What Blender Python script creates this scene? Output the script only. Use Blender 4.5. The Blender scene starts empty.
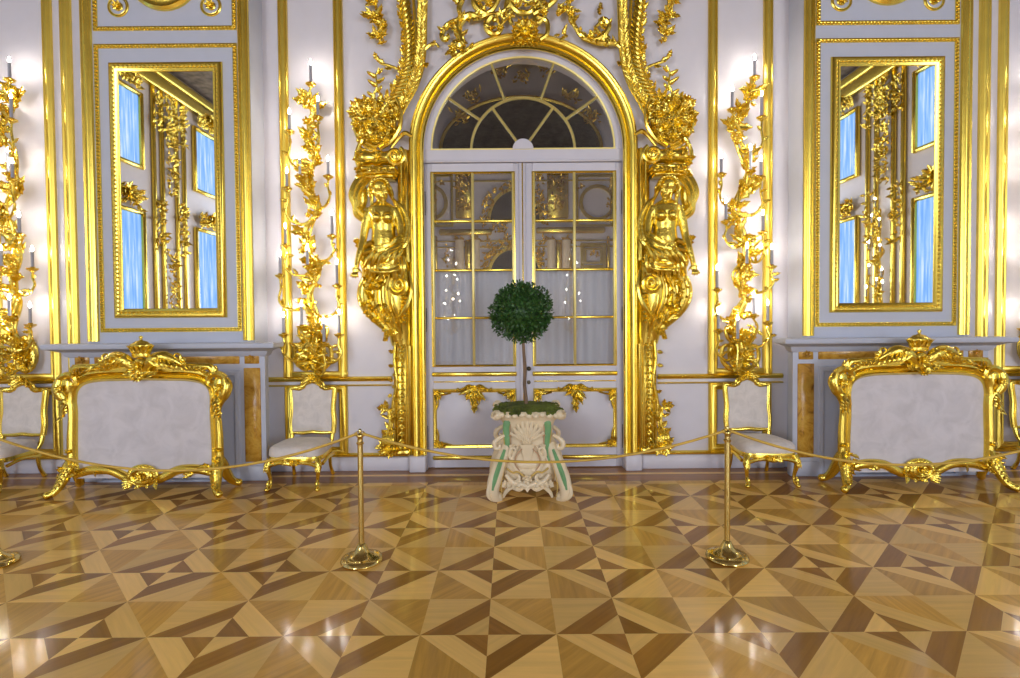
import bpy, bmesh, math, random
from mathutils import Vector, Matrix, Quaternion
random.seed(7)
R = math.radians
sc = bpy.context.scene
COL = sc.collection

# ------------------------------------------------------------------ camera
FPX, W, H = 531.0, 1020, 678
CAMH, D = 1.72, 6.05
CM = Matrix.Rotation(R(90 - 1.3), 3, 'X') @ Matrix.Rotation(R(-0.45), 3, 'Z')
CAMLOC = Vector((0, -D, CAMH))
cd = bpy.data.cameras.new('camera')
cam = bpy.data.objects.new('camera', cd)
COL.objects.link(cam)
cd.sensor_width = 36
cd.lens = FPX / W * 36
cd.clip_end = 200
V0 = 8.0                        # lens shift in pixels
cd.shift_y = -V0 / W
M4 = CM.to_4x4(); M4.translation = CAMLOC
cam.matrix_world = M4
sc.camera = cam

def ray(u, v):
    return CM @ Vector((u - W / 2, H / 2 - V0 - v, -FPX))
def P(u, v, y=0.0):
    d = ray(u, v)
    return CAMLOC + d * ((y + D) / d.y)
def G(u, v, z=0.0):
    d = ray(u, v)
    return CAMLOC + d * ((z - CAMH) / d.z)
AX = 0.165                      # axis of the door
AXS = 0.20                      # axis of the bays to either side
def off(ul, ur, v, y):
    return (P(ur, v, y).x - P(ul, v, y).x) / 2
def Sc(y): return FPX / (y + D)
PX = 1 / Sc(-0.1)

# ------------------------------------------------------------------ materials
def lin(r, g, b):
    f = lambda c: c / 12.92 if c <= .04045 else ((c + .055) / 1.055) ** 2.4
    return (f(r / 255), f(g / 255), f(b / 255), 1)
class NT:
    def __init__(s, name):
        s.m = bpy.data.materials.new(name); s.m.use_nodes = True
        s.t = s.m.node_tree
        s.b = s.t.nodes['Principled BSDF']
        s.o = s.t.nodes['Material Output']
    def n(s, ty, **k):
        x = s.t.nodes.new(ty)
        for a, b in k.items(): setattr(x, a, b)
        return x
    def l(s, a, b): s.t.links.new(a, b)
    def coord(s, scale=(1, 1, 1), kind='Object'):
        c = s.n('ShaderNodeTexCoord'); mp = s.n('ShaderNodeMapping')
        mp.inputs['Scale'].default_value = scale
        s.l(c.outputs[kind], mp.inputs['Vector']); return mp.outputs['Vector']
    def noise(s, vec, scale, detail=3, rough=.5, dist=0):
        x = s.n('ShaderNodeTexNoise'); x.inputs['Scale'].default_value = scale
        x.inputs['Detail'].default_value = detail; x.inputs['Roughness'].default_value = rough
        x.inputs['Distortion'].default_value = dist
        s.l(vec, x.inputs['Vector']); return x.outputs['Fac']
    def ramp(s, fac, stops):
        r = s.n('ShaderNodeValToRGB')
        e = r.color_ramp.elements
        while len(e) < len(stops): e.new(.5)
        for i, (p, c) in enumerate(stops): e[i].position = p; e[i].color = c
        s.l(fac, r.inputs['Fac']); return r.outputs['Color']
    def bump(s, h, strength=.2, dist=.01):
        b = s.n('ShaderNodeBump'); b.inputs['Strength'].default_value = strength
        b.inputs['Distance'].default_value = dist
        s.l(h, b.inputs['Height']); s.l(b.outputs['Normal'], s.b.inputs['Normal'])
def simple(name, col, rough=.5, metal=0, spec=.5, bump=None, var=0):
    t = NT(name); b = t.b
    b.inputs['Roughness'].default_value = rough; b.inputs['Metallic'].default_value = metal
    b.inputs['Specular IOR Level'].default_value = spec
    vec = t.coord()
    f = t.noise(vec, 6, 4)
    a = tuple(max(0, c * (1 - var)) for c in col[:3]) + (1,)
    z = tuple(min(1, c * (1 + var)) for c in col[:3]) + (1,)
    t.l(t.ramp(f, [(.3, a), (.7, z)]), b.inputs['Base Color'])
    if bump:
        t.bump(t.noise(vec, bump[0], 2), bump[1], bump[2])
    return t.m
GOLD = simple('gold_leaf', (.93, .70, .12, 1), .25, 1, bump=(48, .5, .006), var=.10)
GOLDM = simple('gold_moulding', (.93, .70, .12, 1), .24, 1, bump=(9, .18, .004), var=.06)
GILTBAR = simple('pale_gilt_bar', (.86, .72, .27, 1), .42, .55, var=.05)
GOLDS = simple('gold_flat', (.90, .67, .12, 1), .33, 1, bump=(14, .15, .004), var=.06)
WHITE = simple('white_paint', (.665, .64, .70, 1), .42, 0, bump=(3, .05, .01), var=.02)
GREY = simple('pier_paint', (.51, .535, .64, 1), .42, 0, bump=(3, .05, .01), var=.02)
DOORW = simple('door_paint', (.64, .62, .69, 1), .4, 0, bump=(5, .05, .01), var=.02)
BRASS = simple('brass', (.72, .56, .20, 1), .16, 1, bump=(40, .03, .002), var=.05)
IRON = simple('dark_iron', (.09, .075, .05, 1), .4, .8, var=.1)
CANDLE = simple('candle_sleeve', (.34, .34, .40, 1), .5, 0, var=.02)  # white candles greyed to the tone they take against the light
CEIL = simple('painted_ceiling', (.16, .13, .11, 1), .7, 0, var=.5)
PAINTING = simple('dark_painting', (.030, .028, .022, 1), .7, 0, var=.7)
ROPE = simple('gold_cord', (.62, .40, .07, 1), .5, .35, bump=(160, .5, .003), var=.15)
SOOT = simple('firebox_dark', (.10, .10, .12, 1), .8, 0, var=.2)
BARK = simple('bark', (.20, .125, .075, 1), .8, 0, bump=(60, .5, .004), var=.3)
MOSS = simple('moss', (.10, .13, .015, 1), .95, 0, bump=(90, .9, .01), var=.5)
CREAM = simple('cream_porcelain', (.80, .67, .46, 1), .3, 0, bump=(24, .2, .006), var=.07)
GREEN = simple('green_glaze', (.17, .37, .16, 1), .3, 0, var=.15)
OCHRE = simple('ochre_glaze', (.62, .42, .12, 1), .35, 0, var=.1)
PINKT = simple('tan_line_glaze', (.55, .34, .20, 1), .35, 0, var=.1)

def mat_fabric(name, c, s=1):
    t = NT(name)
    vec = t.coord()
    a = t.noise(vec, 5 * s, 4, .6, .8)
    t.l(t.ramp(a, [(.35, tuple(x * .90 for x in c[:3]) + (1,)), (.62, tuple(min(1, x * 1.06) for x in c[:3]) + (1,))]), t.b.inputs['Base Color'])
    t.b.inputs['Roughness'].default_value = .6
    t.b.inputs['Sheen Weight'].default_value = .25
    t.bump(t.noise(vec, 260, 1), .15, .002)
    return t.m
SILK = mat_fabric('grey_lilac_silk', (.62, .59, .625, 1))
SEATF = mat_fabric('chair_silk', (.70, .64, .60, 1), 2)

def mat_agate():
    t = NT('agate_marble')
    vec = t.coord((1, 1, 1))
    a = t.noise(vec, 5, 6, .65, 2.2)
    t.l(t.ramp(a, [(.25, (.16, .07, .01, 1)), (.45, (.50, .25, .03, 1)), (.6, (.62, .36, .06, 1)), (.75, (.34, .15, .03, 1))]), t.b.inputs['Base Color'])
    t.b.inputs['Roughness'].default_value = .25
    return t.m
AGATE = mat_agate()

def mat_wood(name, c, amt):
    t = NT(name)
    at = t.n('ShaderNodeAttribute'); at.attribute_name = 'grain'      # (along, across, tone)
    sep = t.n('ShaderNodeSeparateXYZ'); t.l(at.outputs['Vector'], sep.inputs[0])
    cmb = t.n('ShaderNodeCombineXYZ')
    mx = t.n('ShaderNodeMath', operation='MULTIPLY'); mx.inputs[1].default_value = 1.6
    my = t.n('ShaderNodeMath', operation='MULTIPLY'); my.inputs[1].default_value = 26
    t.l(sep.outputs[0], mx.inputs[0]); t.l(sep.outputs[1], my.inputs[0])
    t.l(mx.outputs[0], cmb.inputs[0]); t.l(my.outputs[0], cmb.inputs[1]); t.l(sep.outputs[2], cmb.inputs[2])
    g = t.noise(cmb.outputs[0], 1.0, 4, .6, .6)
    col = t.ramp(g, [(.25, tuple(x * (1 - amt) for x in c) + (1,)), (.75, tuple(min(1, x * (1 + amt * .6)) for x in c) + (1,))])
    # each board has a tone of its own (third channel)
    hs = t.n('ShaderNodeHueSaturation')
    mr = t.n('ShaderNodeMapRange'); mr.inputs['From Min'].default_value = 0; mr.inputs['From Max'].default_value = 10
    mr.inputs['To Min'].default_value = .8; mr.inputs['To Max'].default_value = 1.2
    t.l(sep.outputs[2], mr.inputs['Value']); t.l(mr.outputs[0], hs.inputs['Value'])
    t.l(col, hs.inputs['Color']); t.l(hs.outputs[0], t.b.inputs['Base Color'])
    t.b.inputs['Roughness'].default_value = .42
    t.b.inputs['Specular IOR Level'].default_value = .12
    t.b.inputs['Coat Weight'].default_value = .6
    t.b.inputs['Coat Roughness'].default_value = .115
    vec = t.coord()
    t.bump(t.noise(vec, 7, 2), .11, .01)
    return t.m
WL = mat_wood('light_maple', (.82, .53, .165), .14)
WM = mat_wood('honey_oak', (.60, .335, .065), .26)
WD = mat_wood('dark_walnut', (.33, .15, .022), .26)
WB = mat_wood('border_wood', (.36, .16, .035), .25)

def mat_mirror():
    t = NT('mirror_glass'); t.b.inputs['Metallic'].default_value = 1
    t.b.inputs['Roughness'].default_value = .012
    t.b.inputs['Base Color'].default_value = (.86, .88, .88, 1)
    return t.m
MIRROR = mat_mirror()
def mat_glass():
    t = NT('pane_glass')
    tr = t.n('ShaderNodeBsdfTransparent'); tr.inputs['Color'].default_value = (.93, .94, .95, 1)
    gl = t.n('ShaderNodeBsdfGlossy'); gl.inputs['Roughness'].default_value = .01
    fr = t.n('ShaderNodeFresnel'); fr.inputs['IOR'].default_value = 1.95
    mx = t.n('ShaderNodeMixShader')
    t.l(fr.outputs[0], mx.inputs[0]); t.l(tr.outputs[0], mx.inputs[1]); t.l(gl.outputs[0], mx.inputs[2])
    t.l(mx.outputs[0], t.o.inputs['Surface'])
    return t.m
GLASS = mat_glass()
def mat_emit(name, col, st):
    t = NT(name); e = t.n('ShaderNodeEmission')
    e.inputs['Color'].default_value = col; e.inputs['Strength'].default_value = st
    t.l(e.outputs[0], t.o.inputs['Surface']); return t.m
FLAME = mat_emit('candle_flame', (1, .90, .76, 1), 165)
def mat_day():
    t = NT('daylit_curtain'); e = t.n('ShaderNodeEmission')
    f = t.noise(t.coord((1, 9, .5)), 1.6, 3, .6)
    t.l(t.ramp(f, [(.36, (.20, .43, .95, 1)), (.52, (.34, .58, 1, 1)), (.66, (.72, .86, 1, 1))]), e.inputs['Color'])
    e.inputs['Strength'].default_value = .95
    t.l(e.outputs[0], t.o.inputs['Surface']); return t.m
DAY = mat_day()
def mat_sheer():
    t = NT('sheer_curtain')
    d = t.n('ShaderNodeBsdfDiffuse'); d.inputs['Color'].default_value = (.86, .85, .88, 1)
    x = t.n('ShaderNodeBsdfTranslucent'); x.inputs['Color'].default_value = (.8, .8, .84, 1)
    m = t.n('ShaderNodeMixShader'); m.inputs[0].default_value = .35
    t.l(d.outputs[0], m.inputs[1]); t.l(x.outputs[0], m.inputs[2]); t.l(m.outputs[0], t.o.inputs['Surface'])
    return t.m
SHEER = mat_sheer()
def mat_leaf():
    t = NT('box_leaf')
    vec = t.coord(); f = t.noise(vec, 30, 2)
    t.l(t.ramp(f, [(.3, (.008, .040, .008, 1)), (.7, (.06, .165, .028, 1))]), t.b.inputs['Base Color'])
    t.b.inputs['Roughness'].default_value = .45
    return t.m
LEAF = mat_leaf()

# ------------------------------------------------------------------ mesh helpers
def spl(pts, k=6):
    """Catmull-Rom through points of any dimension"""
    pts = [tuple(p) for p in pts]
    if len(pts) < 3: 
        a, b = pts
        return [tuple(a[j] + (b[j] - a[j]) * i / k for j in range(len(a))) for i in range(k + 1)]
    out = []
    n = len(pts)
    for i in range(n - 1):
        p0 = pts[i - 1] if i > 0 else tuple(2 * pts[0][j] - pts[1][j] for j in range(len(pts[0])))
        p1, p2 = pts[i], pts[i + 1]
        p3 = pts[i + 2] if i + 2 < n else tuple(2 * p2[j] - p1[j] for j in range(len(p2)))
        for q in range(k):
            t = q / k
            out.append(tuple(.5 * (2 * p1[j] + (p2[j] - p0[j]) * t + (2 * p0[j] - 5 * p1[j] + 4 * p2[j] - p3[j]) * t * t
                             + (3 * p1[j] - p0[j] - 3 * p2[j] + p3[j]) * t ** 3) for j in range(len(p1))))
    out.append(pts[-1])
    return out

class MB:
    def __init__(s): s.v = []; s.f = []; s.mi = []; s.m = 0
    def add(s, vs, fs):
        o = len(s.v)
        s.v += [tuple(x) for x in vs]
        s.f += [tuple(i + o for i in f) for f in fs]
        s.mi += [s.m] * len(fs)
        return s
    def loft(s, rings, closed=True, caps=True):
        n = len(rings[0]); vs = [p for r in rings for p in r]; fs = []
        for i in range(len(rings) - 1):
            for j in range(n if closed else n - 1):
                a, b = i * n + j, i * n + (j + 1) % n
                fs.append((a, b, b + n, a + n))
        if caps and closed:
            fs.append(tuple(range(n - 1, -1, -1)))
            k = (len(rings) - 1) * n
            fs.append(tuple(range(k, k + n)))
        return s.add(vs, fs)
    def box(s, x0, x1, y0, y1, z0, z1, bev=0.0):
        if x0 > x1: x0, x1 = x1, x0
        if y0 > y1: y0, y1 = y1, y0
        if z0 > z1: z0, z1 = z1, z0
        b = min(bev, (x1 - x0) / 2.01, (y1 - y0) / 2.01, (z1 - z0) / 2.01)
        if b <= 0:
            vs = [(x, y, z) for z in (z0, z1) for x, y in ((x0, y0), (x1, y0), (x1, y1), (x0, y1))]
            return s.add(vs, [(3, 2, 1, 0), (4, 5, 6, 7), (0, 1, 5, 4), (1, 2, 6, 5), (2, 3, 7, 6), (3, 0, 4, 7)])
        def ring(i, z):
            return [(x0 + i, y0 + b, z), (x0 + b, y0 + i, z), (x1 - b, y0 + i, z), (x1 - i, y0 + b, z),
                    (x1 - i, y1 - b, z), (x1 - b, y1 - i, z), (x0 + b, y1 - i, z), (x0 + i, y1 - b, z)]
        return s.loft([ring(b * .99, z0), ring(0, z0 + b), ring(0, z1 - b), ring(b * .99, z1)])
    def tube(s, pts, r, n=8, k=5, fy=1.0, smooth=True, twist=0):
        """pts 3D (or 4D with radius in m); r scalar or list"""
        pts = [tuple(p) for p in pts]
        if len(pts[0]) == 3:
            if not isinstance(r, (list, tuple)): r = [r] * len(pts)
            if len(r) != len(pts):
                r = [r[0] + (r[-1] - r[0]) * i / (len(pts) - 1) for i in range(len(pts))] if len(r) == 2 else \
                    [r[min(len(r) - 1, int(i / (len(pts) - 1) * (len(r) - 1)))] for i in range(len(pts))]
            pts = [p + (q,) for p, q in zip(pts, r)]
        if smooth: pts = spl(pts, k)
        C = [Vector(p[:3]) for p in pts]; rad = [max(p[3], 1e-4) for p in pts]
        rings = []; nrm = None
        for i in range(len(C)):
            t = (C[min(i + 1, len(C) - 1)] - C[max(i - 1, 0)])
            if t.length < 1e-9: t = Vector((0, 0, 1))
            t.normalize()
            if nrm is None:
                nrm = Vector((0, -1, 0)) if abs(t.y) < .95 else Vector((1, 0, 0))
            nrm = nrm - t * nrm.dot(t)
            if nrm.length < 1e-6: nrm = t.orthogonal()
            nrm.normalize(); b = t.cross(nrm)
            ring = []
            for j in range(n):
                a = 2 * math.pi * j / n + twist * i
                ring.append(C[i] + nrm * (math.cos(a) * rad[i] * fy) + b * (math.sin(a) * rad[i]))
            rings.append(ring)
        return s.loft(rings)
    def ell(s, c, r, n=10, m=6, rot=None):
        c = Vector(c)
        if not isinstance(r, (tuple, list)): r = (r, r, r)
        vs = [Vector((0, 0, -r[2]))]; fs = []
        for i in range(1, m):
            a = -math.pi / 2 + math.pi * i / m
            for j in range(n):
                b = 2 * math.pi * j / n
                vs.append(Vector((r[0] * math.cos(a) * math.cos(b), r[1] * math.cos(a) * math.sin(b), r[2] * math.sin(a))))
        vs.append(Vector((0, 0, r[2])))
        for j in range(n):
            fs.append((0, 1 + (j + 1) % n, 1 + j))
            k = 1 + (m - 2) * n
            fs.append((k + j, k + (j + 1) % n, len(vs) - 1))
        for i in range(m - 2):
            for j in range(n):
                a = 1 + i * n + j; b = 1 + i * n + (j + 1) % n
                fs.append((a, b, b + n, a + n))
        if rot: vs = [rot @ v for v in vs]
        return s.add([v + c for v in vs], fs)
    def lathe(s, prof, c=(0, 0, 0), n=16, sx=1, sy=1, rot=None):
        c = Vector(c)
        rings = []
        for r, z in prof:
            ring = [Vector((r * sx * math.cos(2 * math.pi * j / n), r * sy * math.sin(2 * math.pi * j / n), z)) for j in range(n)]
            if rot: ring = [rot @ p for p in ring]
            rings.append([p + c for p in ring])
        return s.loft(rings)
    def leaf(s, p, d, L, w, nrm=(0, -1, 0), curl=.35, lobes=3, th=.25, seg=9):
        p = Vector(p); d = Vector(d).normalized(); nrm = Vector(nrm)
        nrm = (nrm - d * nrm.dot(d))
        if nrm.length < 1e-5: nrm = d.orthogonal()
        nrm.normalize(); sd = d.cross(nrm)
        rings = []
        for i in range(seg + 1):
            t = i / seg
            a = curl * 2.2 * t * t
            c = p + d * (L * (t - .25 * abs(curl) * t * t)) + nrm * (L * curl * t * t * (1.0 if t < .8 else 1.0))
            c = c - nrm * (L * .0)
            ww = w * .5 * (math.sin(math.pi * min(1, t ** .75 * .97 + .03)) ** .8) * (1 + .28 * math.cos(2 * math.pi * lobes * t))
            ww = max(ww, w * .03)
            h = ww * .55
            rings.append([c - sd * ww - nrm * 0, c - sd * ww * .5 + nrm * h * .75, c + nrm * h * .45,
                          c + sd * ww * .5 + nrm * h * .75, c + sd * ww, c - nrm * ww * th])
        return s.loft(rings)
    def flower(s, c, r, nrm=(0, -1, 0), petals=6, rot0=0.0):
        c = Vector(c); nrm = Vector(nrm).normalized()
        a = nrm.orthogonal().normalized(); b = nrm.cross(a)
        for ringi, (rr, cu, ro) in enumerate(((1.0, .25, 0), (.62, .6, .5))):
            for k in range(petals):
                an = rot0 + 2 * math.pi * (k + ro) / petals
                dd = a * math.cos(an) + b * math.sin(an)
                s.leaf(c + nrm * r * .1 * ringi, dd + nrm * .25, r * rr, r * rr * .75, nrm, cu, 1, seg=5)
        s.ell(c + nrm * r * .2, r * .27, 8, 5)
        return s
    def prism(s, out, y0, y1, bev=0.0):
        """outline (x,z) counter-clockwise seen from -Y; y0 front (smaller y) .. y1 back"""
        n = len(out)
        cx = sum(p[0] for p in out) / n; cz = sum(p[1] for p in out) / n
        if bev > 0:
            ins = []
            for i in range(n):
                a, b, c = Vector(out[i - 1]), Vector(out[i]), Vector(out[(i + 1) % n])
                e1 = (b - a).normalized(); e2 = (c - b).normalized()
                n1 = Vector((-e1.y, e1.x)); n2 = Vector((-e2.y, e2.x))
                m = n1 + n2
                m = m / max(.3, m.length_squared) * 2 if m.length > 1e-6 else n1
                ins.append(tuple(b + m * bev * .5 * 1.0))
            r0 = [(x, y0, z) for x, z in ins]
            r1 = [(x, y0 + bev, z) for x, z in out]
        else:
            r0 = None; r1 = [(x, y0, z) for x, z in out]
        r2 = [(x, y1, z) for x, z in out]
        rings = [r2, r1] + ([r0] if r0 else [])
        return s.loft([list(reversed(r)) for r in rings][::1]) if False else s.loft(rings)
    def sweep(s, path, prof, y=0.0, closed=False):
        """path (x,z) in wall plane; prof list of (offset along left normal, protrusion toward -Y)"""
        n = len(path); rings = []
        for i in range(n):
            p = Vector(path[i])
            if closed: a, c = Vector(path[i - 1]), Vector(path[(i + 1) % n])
            else: a = Vector(path[i - 1]) if i > 0 else None; c = Vector(path[i + 1]) if i < n - 1 else None
            e1 = (p - a).normalized() if a is not None else None
            e2 = (c - p).normalized() if c is not None else None
            if e1 is None: e1 = e2
            if e2 is None: e2 = e1
            n1 = Vector((-e1.y, e1.x)); n2 = Vector((-e2.y, e2.x))
            m = n1 + n2; m = m * (2 / max(.2, m.length_squared)) 
            rings.append([(p.x + m.x * o, y - d, p.y + m.y * o) for o, d in prof])
        if closed: rings.append(rings[0])
        return s.loft(rings, closed=True, caps=not closed)
    def beads(s, path, step, r, y, closed=False, n=6, m=4, sq=1.0):
        pts = list(path) + ([path[0]] if closed else [])
        for a, b in zip(pts[:-1], pts[1:]):
            a, b = Vector(a), Vector(b); L = (b - a).length
            k = max(1, int(L / step))
            for i in range(k):
                p = a + (b - a) * ((i + .5) / k)
                s.ell((p.x, y, p.y), (r, r, r) if sq == 1 else ((r * sq, r, r) if abs((b - a).x) > abs((b - a).y) else (r, r, r * sq)), n, m)
        return s
    def mirrored(s, ax=None):
        ax = AX if ax is None else ax
        o = MB(); o.v = [(2 * ax - x, y, z) for x, y, z in s.v]
        o.f = [tuple(reversed(f)) for f in s.f]; o.mi = list(s.mi); return o
    def build(s, name, mat, parent=None, loc=None, angle=50, remesh=0, smooth_it=0, fixn=True):
        if loc is None:
            loc = parent['_loc'] if parent is not None and '_loc' in parent else (0, 0, 0)
        me = bpy.data.meshes.new(name)
        me.from_pydata([(x - loc[0], y - loc[1], z - loc[2]) for x, y, z in s.v], [], s.f)
        mats = mat if isinstance(mat, (list, tuple)) else [mat]
        for m_ in mats: me.materials.append(m_)
        if len(mats) > 1: me.polygons.foreach_set('material_index', s.mi)
        me.polygons.foreach_set('use_smooth', [True] * len(me.polygons))
        me.update()
        if fixn:
            bm = bmesh.new(); bm.from_mesh(me); bmesh.ops.recalc_face_normals(bm, faces=bm.faces[:]); bm.to_mesh(me); bm.free()
        if not remesh: me.set_sharp_from_angle(angle=R(angle))
        ob = bpy.data.objects.new(name, me)
        COL.objects.link(ob)
        if parent is not None:
            ob.parent = parent
            ob['_loc'] = list(loc)
        else:
            ob.location = loc; ob['_loc'] = list(loc)
        if remesh:
            rm = ob.modifiers.new('r', 'REMESH'); rm.mode = 'VOXEL'; rm.voxel_size = remesh; rm.use_smooth_shade = True
            if smooth_it:
                sm = ob.modifiers.new('s', 'SMOOTH'); sm.iterations = smooth_it; sm.factor = .5
            dg = bpy.context.evaluated_depsgraph_get()
            nm = bpy.data.meshes.new_from_object(ob.evaluated_get(dg))
            ob.modifiers.clear(); ob.data = nm
            nm.polygons.foreach_set('use_smooth', [True] * len(nm.polygons))
            nm.name = name
        return ob

def tag(o, label, cat, group=None, kind=None):
    o['label'] = label; o['category'] = cat
    if group: o['group'] = group
    if kind: o['kind'] = kind
    return o
def thing(name, loc, label, cat, group=None):
    o = bpy.data.objects.new(name, None); COL.objects.link(o)
    o.empty_display_size = .1
    o.location = loc; o['_loc'] = list(loc)
    return tag(o, label, cat, group)
def struct(o, label=None):
    o['kind'] = 'structure'
    if label: o['label'] = label
    return o
def kids(o): return [c for c in bpy.data.objects if c.parent == o]
def copy_tree(o, parent=None, kidmap=None):
    c = o.copy(); COL.objects.link(c)
    if parent is not None: c.parent = parent
    for k in kidmap.get(o.name, []): copy_tree(k, c, kidmap)
    return c
def dup(root, loc, label, rotz=0, group=None):
    km = {}
    for ob in bpy.data.objects:
        if ob.parent: km.setdefault(ob.parent.name, []).append(ob)
    c = copy_tree(root, None, km)
    c.location = loc; c.rotation_euler = (0, 0, rotz); c['label'] = label
    if group: c['group'] = group
    return c
def spiral(p, th, sgn, r0, n=16, q=.88, dth=.42):
    out = []; x, z = p; L = r0 * dth
    for i in range(n):
        th += sgn * dth; x += L * math.cos(th); z += L * math.sin(th); L *= q
        out.append((x, z))
    return out
rnd = random.uniform

def frond(mb, path, n, L, w, y0=None, spread=.9, r=None, curl=.35, both=True, tip=True):
    """leaves set along a 3D path"""
    pts = [Vector(p) for p in spl(path, 8)]
    if r: mb.tube(path, [r, r * .5], 7)
    for i in range(n):
        t = (i + .5) / n
        k = min(len(pts) - 2, int(t * (len(pts) - 1)))
        p = pts[k]; d = (pts[k + 1] - pts[k]).normalized()
        sd = Vector((d.z, 0, -d.x)) * (1 if i % 2 else -1)
        q = L * (1 - .35 * t) * rnd(.8, 1.2)
        mb.leaf(p, d * rnd(.5, .9) + sd * spread * rnd(.7, 1.2) + Vector((0, -rnd(.05, .4), 0)), q, w * rnd(.8, 1.2) * (1 - .3 * t), (0, -1, 0), rnd(-.1, 1) * curl)
    if tip:
        d = (pts[-1] - pts[-3]).normalized()
        mb.leaf(pts[-1] - d * L * .2, d + Vector((0, -.2, 0)), L * .9, w, (0, -1, 0), curl)
    return mb
def cluster(mb, c, rx, rz, n, L, w, y=0.0, depth=.08, flowers=2, fr=.05):
    """heap of leaves radiating from a centre"""
    c = Vector(c)
    for i in range(n):
        a = i * 2.39996 + rnd(-.3, .3); q = math.sqrt((i + .5) / n)
        o = Vector((math.cos(a) * rx * q * .75, -depth * (1 - q * q) * rnd(.6, 1.1), math.sin(a) * rz * q * .75))
        d = Vector((math.cos(a + rnd(-.6, .6)), -rnd(.1, .7), math.sin(a + rnd(-.6, .6))))
        mb.leaf(c + o, d, L * rnd(.7, 1.2), w * rnd(.7, 1.2), (0, -1, 0), rnd(-.1, .5))
    for i in range(flowers):
        a = i * 2.4 + .7; q = .5 if flowers > 1 else 0
        o = Vector((math.cos(a) * rx * q, -depth * .9, math.sin(a) * rz * q))
        mb.flower(c + o, fr, (math.cos(a) * .3, -1, math.sin(a) * .3), 6, rnd(0, 1))
    return mb

# ------------------------------------------------------------------ floor
HX, RY, HC = 9.1, -15.6, 8.3
a_ = .3725
g0 = G(488.2, 634.8)
FX0, FY0 = g0.x, g0.y           # centre of a pinwheel lozenge
YB = -0.48                      # border line of the parquet field
def floor():
    polys = []     # (list of xy, mat, grain angle)
    i0, i1 = int((AX - HX - FX0) / a_) - 2, int((AX + HX - FX0) / a_) + 2
    j0, j1 = int((RY - FY0) / a_) - 2, int((YB - FY0) / a_) + 2
    j0 = max(j0, -16)
    for j in range(j0, j1 + 1):
        for i in range(i0, i1 + 1):
            if (i + j) % 2: continue
            cx, cy = FX0 + i * a_, FY0 + j * a_
            C = (cx, cy); Lp = (cx - a_, cy); Rp = (cx + a_, cy); T = (cx, cy + a_); B = (cx, cy - a_)
            mid = lambda p: ((p[0] + cx) / 2, (p[1] + cy) / 2)
            if j % 2 == 0:
                for (p, q, st, inn) in ((Lp, T, 2, 0), (T, Rp, 0, 2), (Rp, B, 2, 0), (B, Lp, 0, 2)):
                    ang = math.atan2(q[1] - p[1], q[0] - p[0])
                    polys.append(([p, mid(p), mid(q), q], st, ang))
                    polys.append(([C, mid(q), mid(p)], inn, ang))
            else:
                for (p, q, st) in ((Lp, T, 0), (T, Rp, 1), (Rp, B, 0), (B, Lp, 1)):
                    if st == 1:
                        # two or three boards side by side in every honey coloured triangle
                        polys.append(([C, q, p], 1, math.pi / 2 if rnd(0, 1) < .5 else math.atan2(q[1] - p[1], q[0] - p[0]) + math.pi / 2))
                    else:
                        polys.append(([C, q, p], 0, 0 if rnd(0, 1) < .6 else math.atan2(q[1] - p[1], q[0] - p[0])))
    def clip(poly, ax, val, keep_less):
        out = []
        for k in range(len(poly)):
            p, q = poly[k - 1], poly[k]
            ip = (p[ax] <= val) == keep_less or p[ax] == val; iq = (q[ax] <= val) == keep_less or q[ax] == val
            if ip != iq:
                t = (val - p[ax]) / (q[ax] - p[ax]); out.append((p[0] + (q[0] - p[0]) * t, p[1] + (q[1] - p[1]) * t))
            if iq: out.append(q)
        return out
    vs, fs, ms, gr = [], [], [], []
    def put(poly, m, ang):
        area = sum(poly[k - 1][0] * poly[k][1] - poly[k][0] * poly[k - 1][1] for k in range(len(poly)))
        if area < 0: poly = poly[::-1]
        tone = rnd(0, 10); ox, oy = rnd(0, 5), rnd(0, 5)
        o = len(vs); ca, sa = math.cos(ang), math.sin(ang)
        for x, y in poly:
            vs.append((x, y, 0)); 
            gr.append((x * ca + y * sa + ox, -x * sa + y * ca + oy, tone))
        fs.append(tuple(range(o, o + len(poly)))); ms.append(m)
    YF = FY0 + j0 * a_
    for poly, m, ang in polys:
        poly = clip(poly, 1, YB, True)
        if len(poly) < 3: continue
        poly = clip(poly, 1, YF, False)
        if len(poly) < 3: continue
        poly = clip(poly, 0, AX + HX, True)
        if len(poly) < 3: continue
        poly = clip(poly, 0, AX - HX, False)
        if len(poly) < 3: continue
        put(poly, m, ang)
    x0, x1 = AX - HX, AX + HX
    for ya, yb, m in ((YB, YB + .035, 2), (YB + .035, YB + .20, 3), (YB + .20, YB + .235, 2), (YB + .235, YB + .30, 0), (YB + .30, .5, 3)):
        x = x0
        while x < x1 - .01:
            xe = min(x1, x + rnd(.8, 1.6)); put([(x, ya), (xe, ya), (xe, yb), (x, yb)], m, 0); x = xe
    # boards behind the photographer and in the next room
    for ya, yb in ((RY, YF), (.5, 7.2)):
        put([(x0, ya), (x1, ya), (x1, yb), (x0, yb)], 1, 0)
    me = bpy.data.meshes.new('floor')
    me.from_pydata(vs, [], fs)
    for m in (WL, WM, WD, WB): me.materials.append(m)
    me.polygons.foreach_set('material_index', ms)
    at = me.attributes.new('grain', 'FLOAT_VECTOR', 'POINT')
    at.data.foreach_set('vector', [c for g in gr for c in g])
    me.update()
    o = bpy.data.objects.new('floor', me); COL.objects.link(o); struct(o)
floor()

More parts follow.
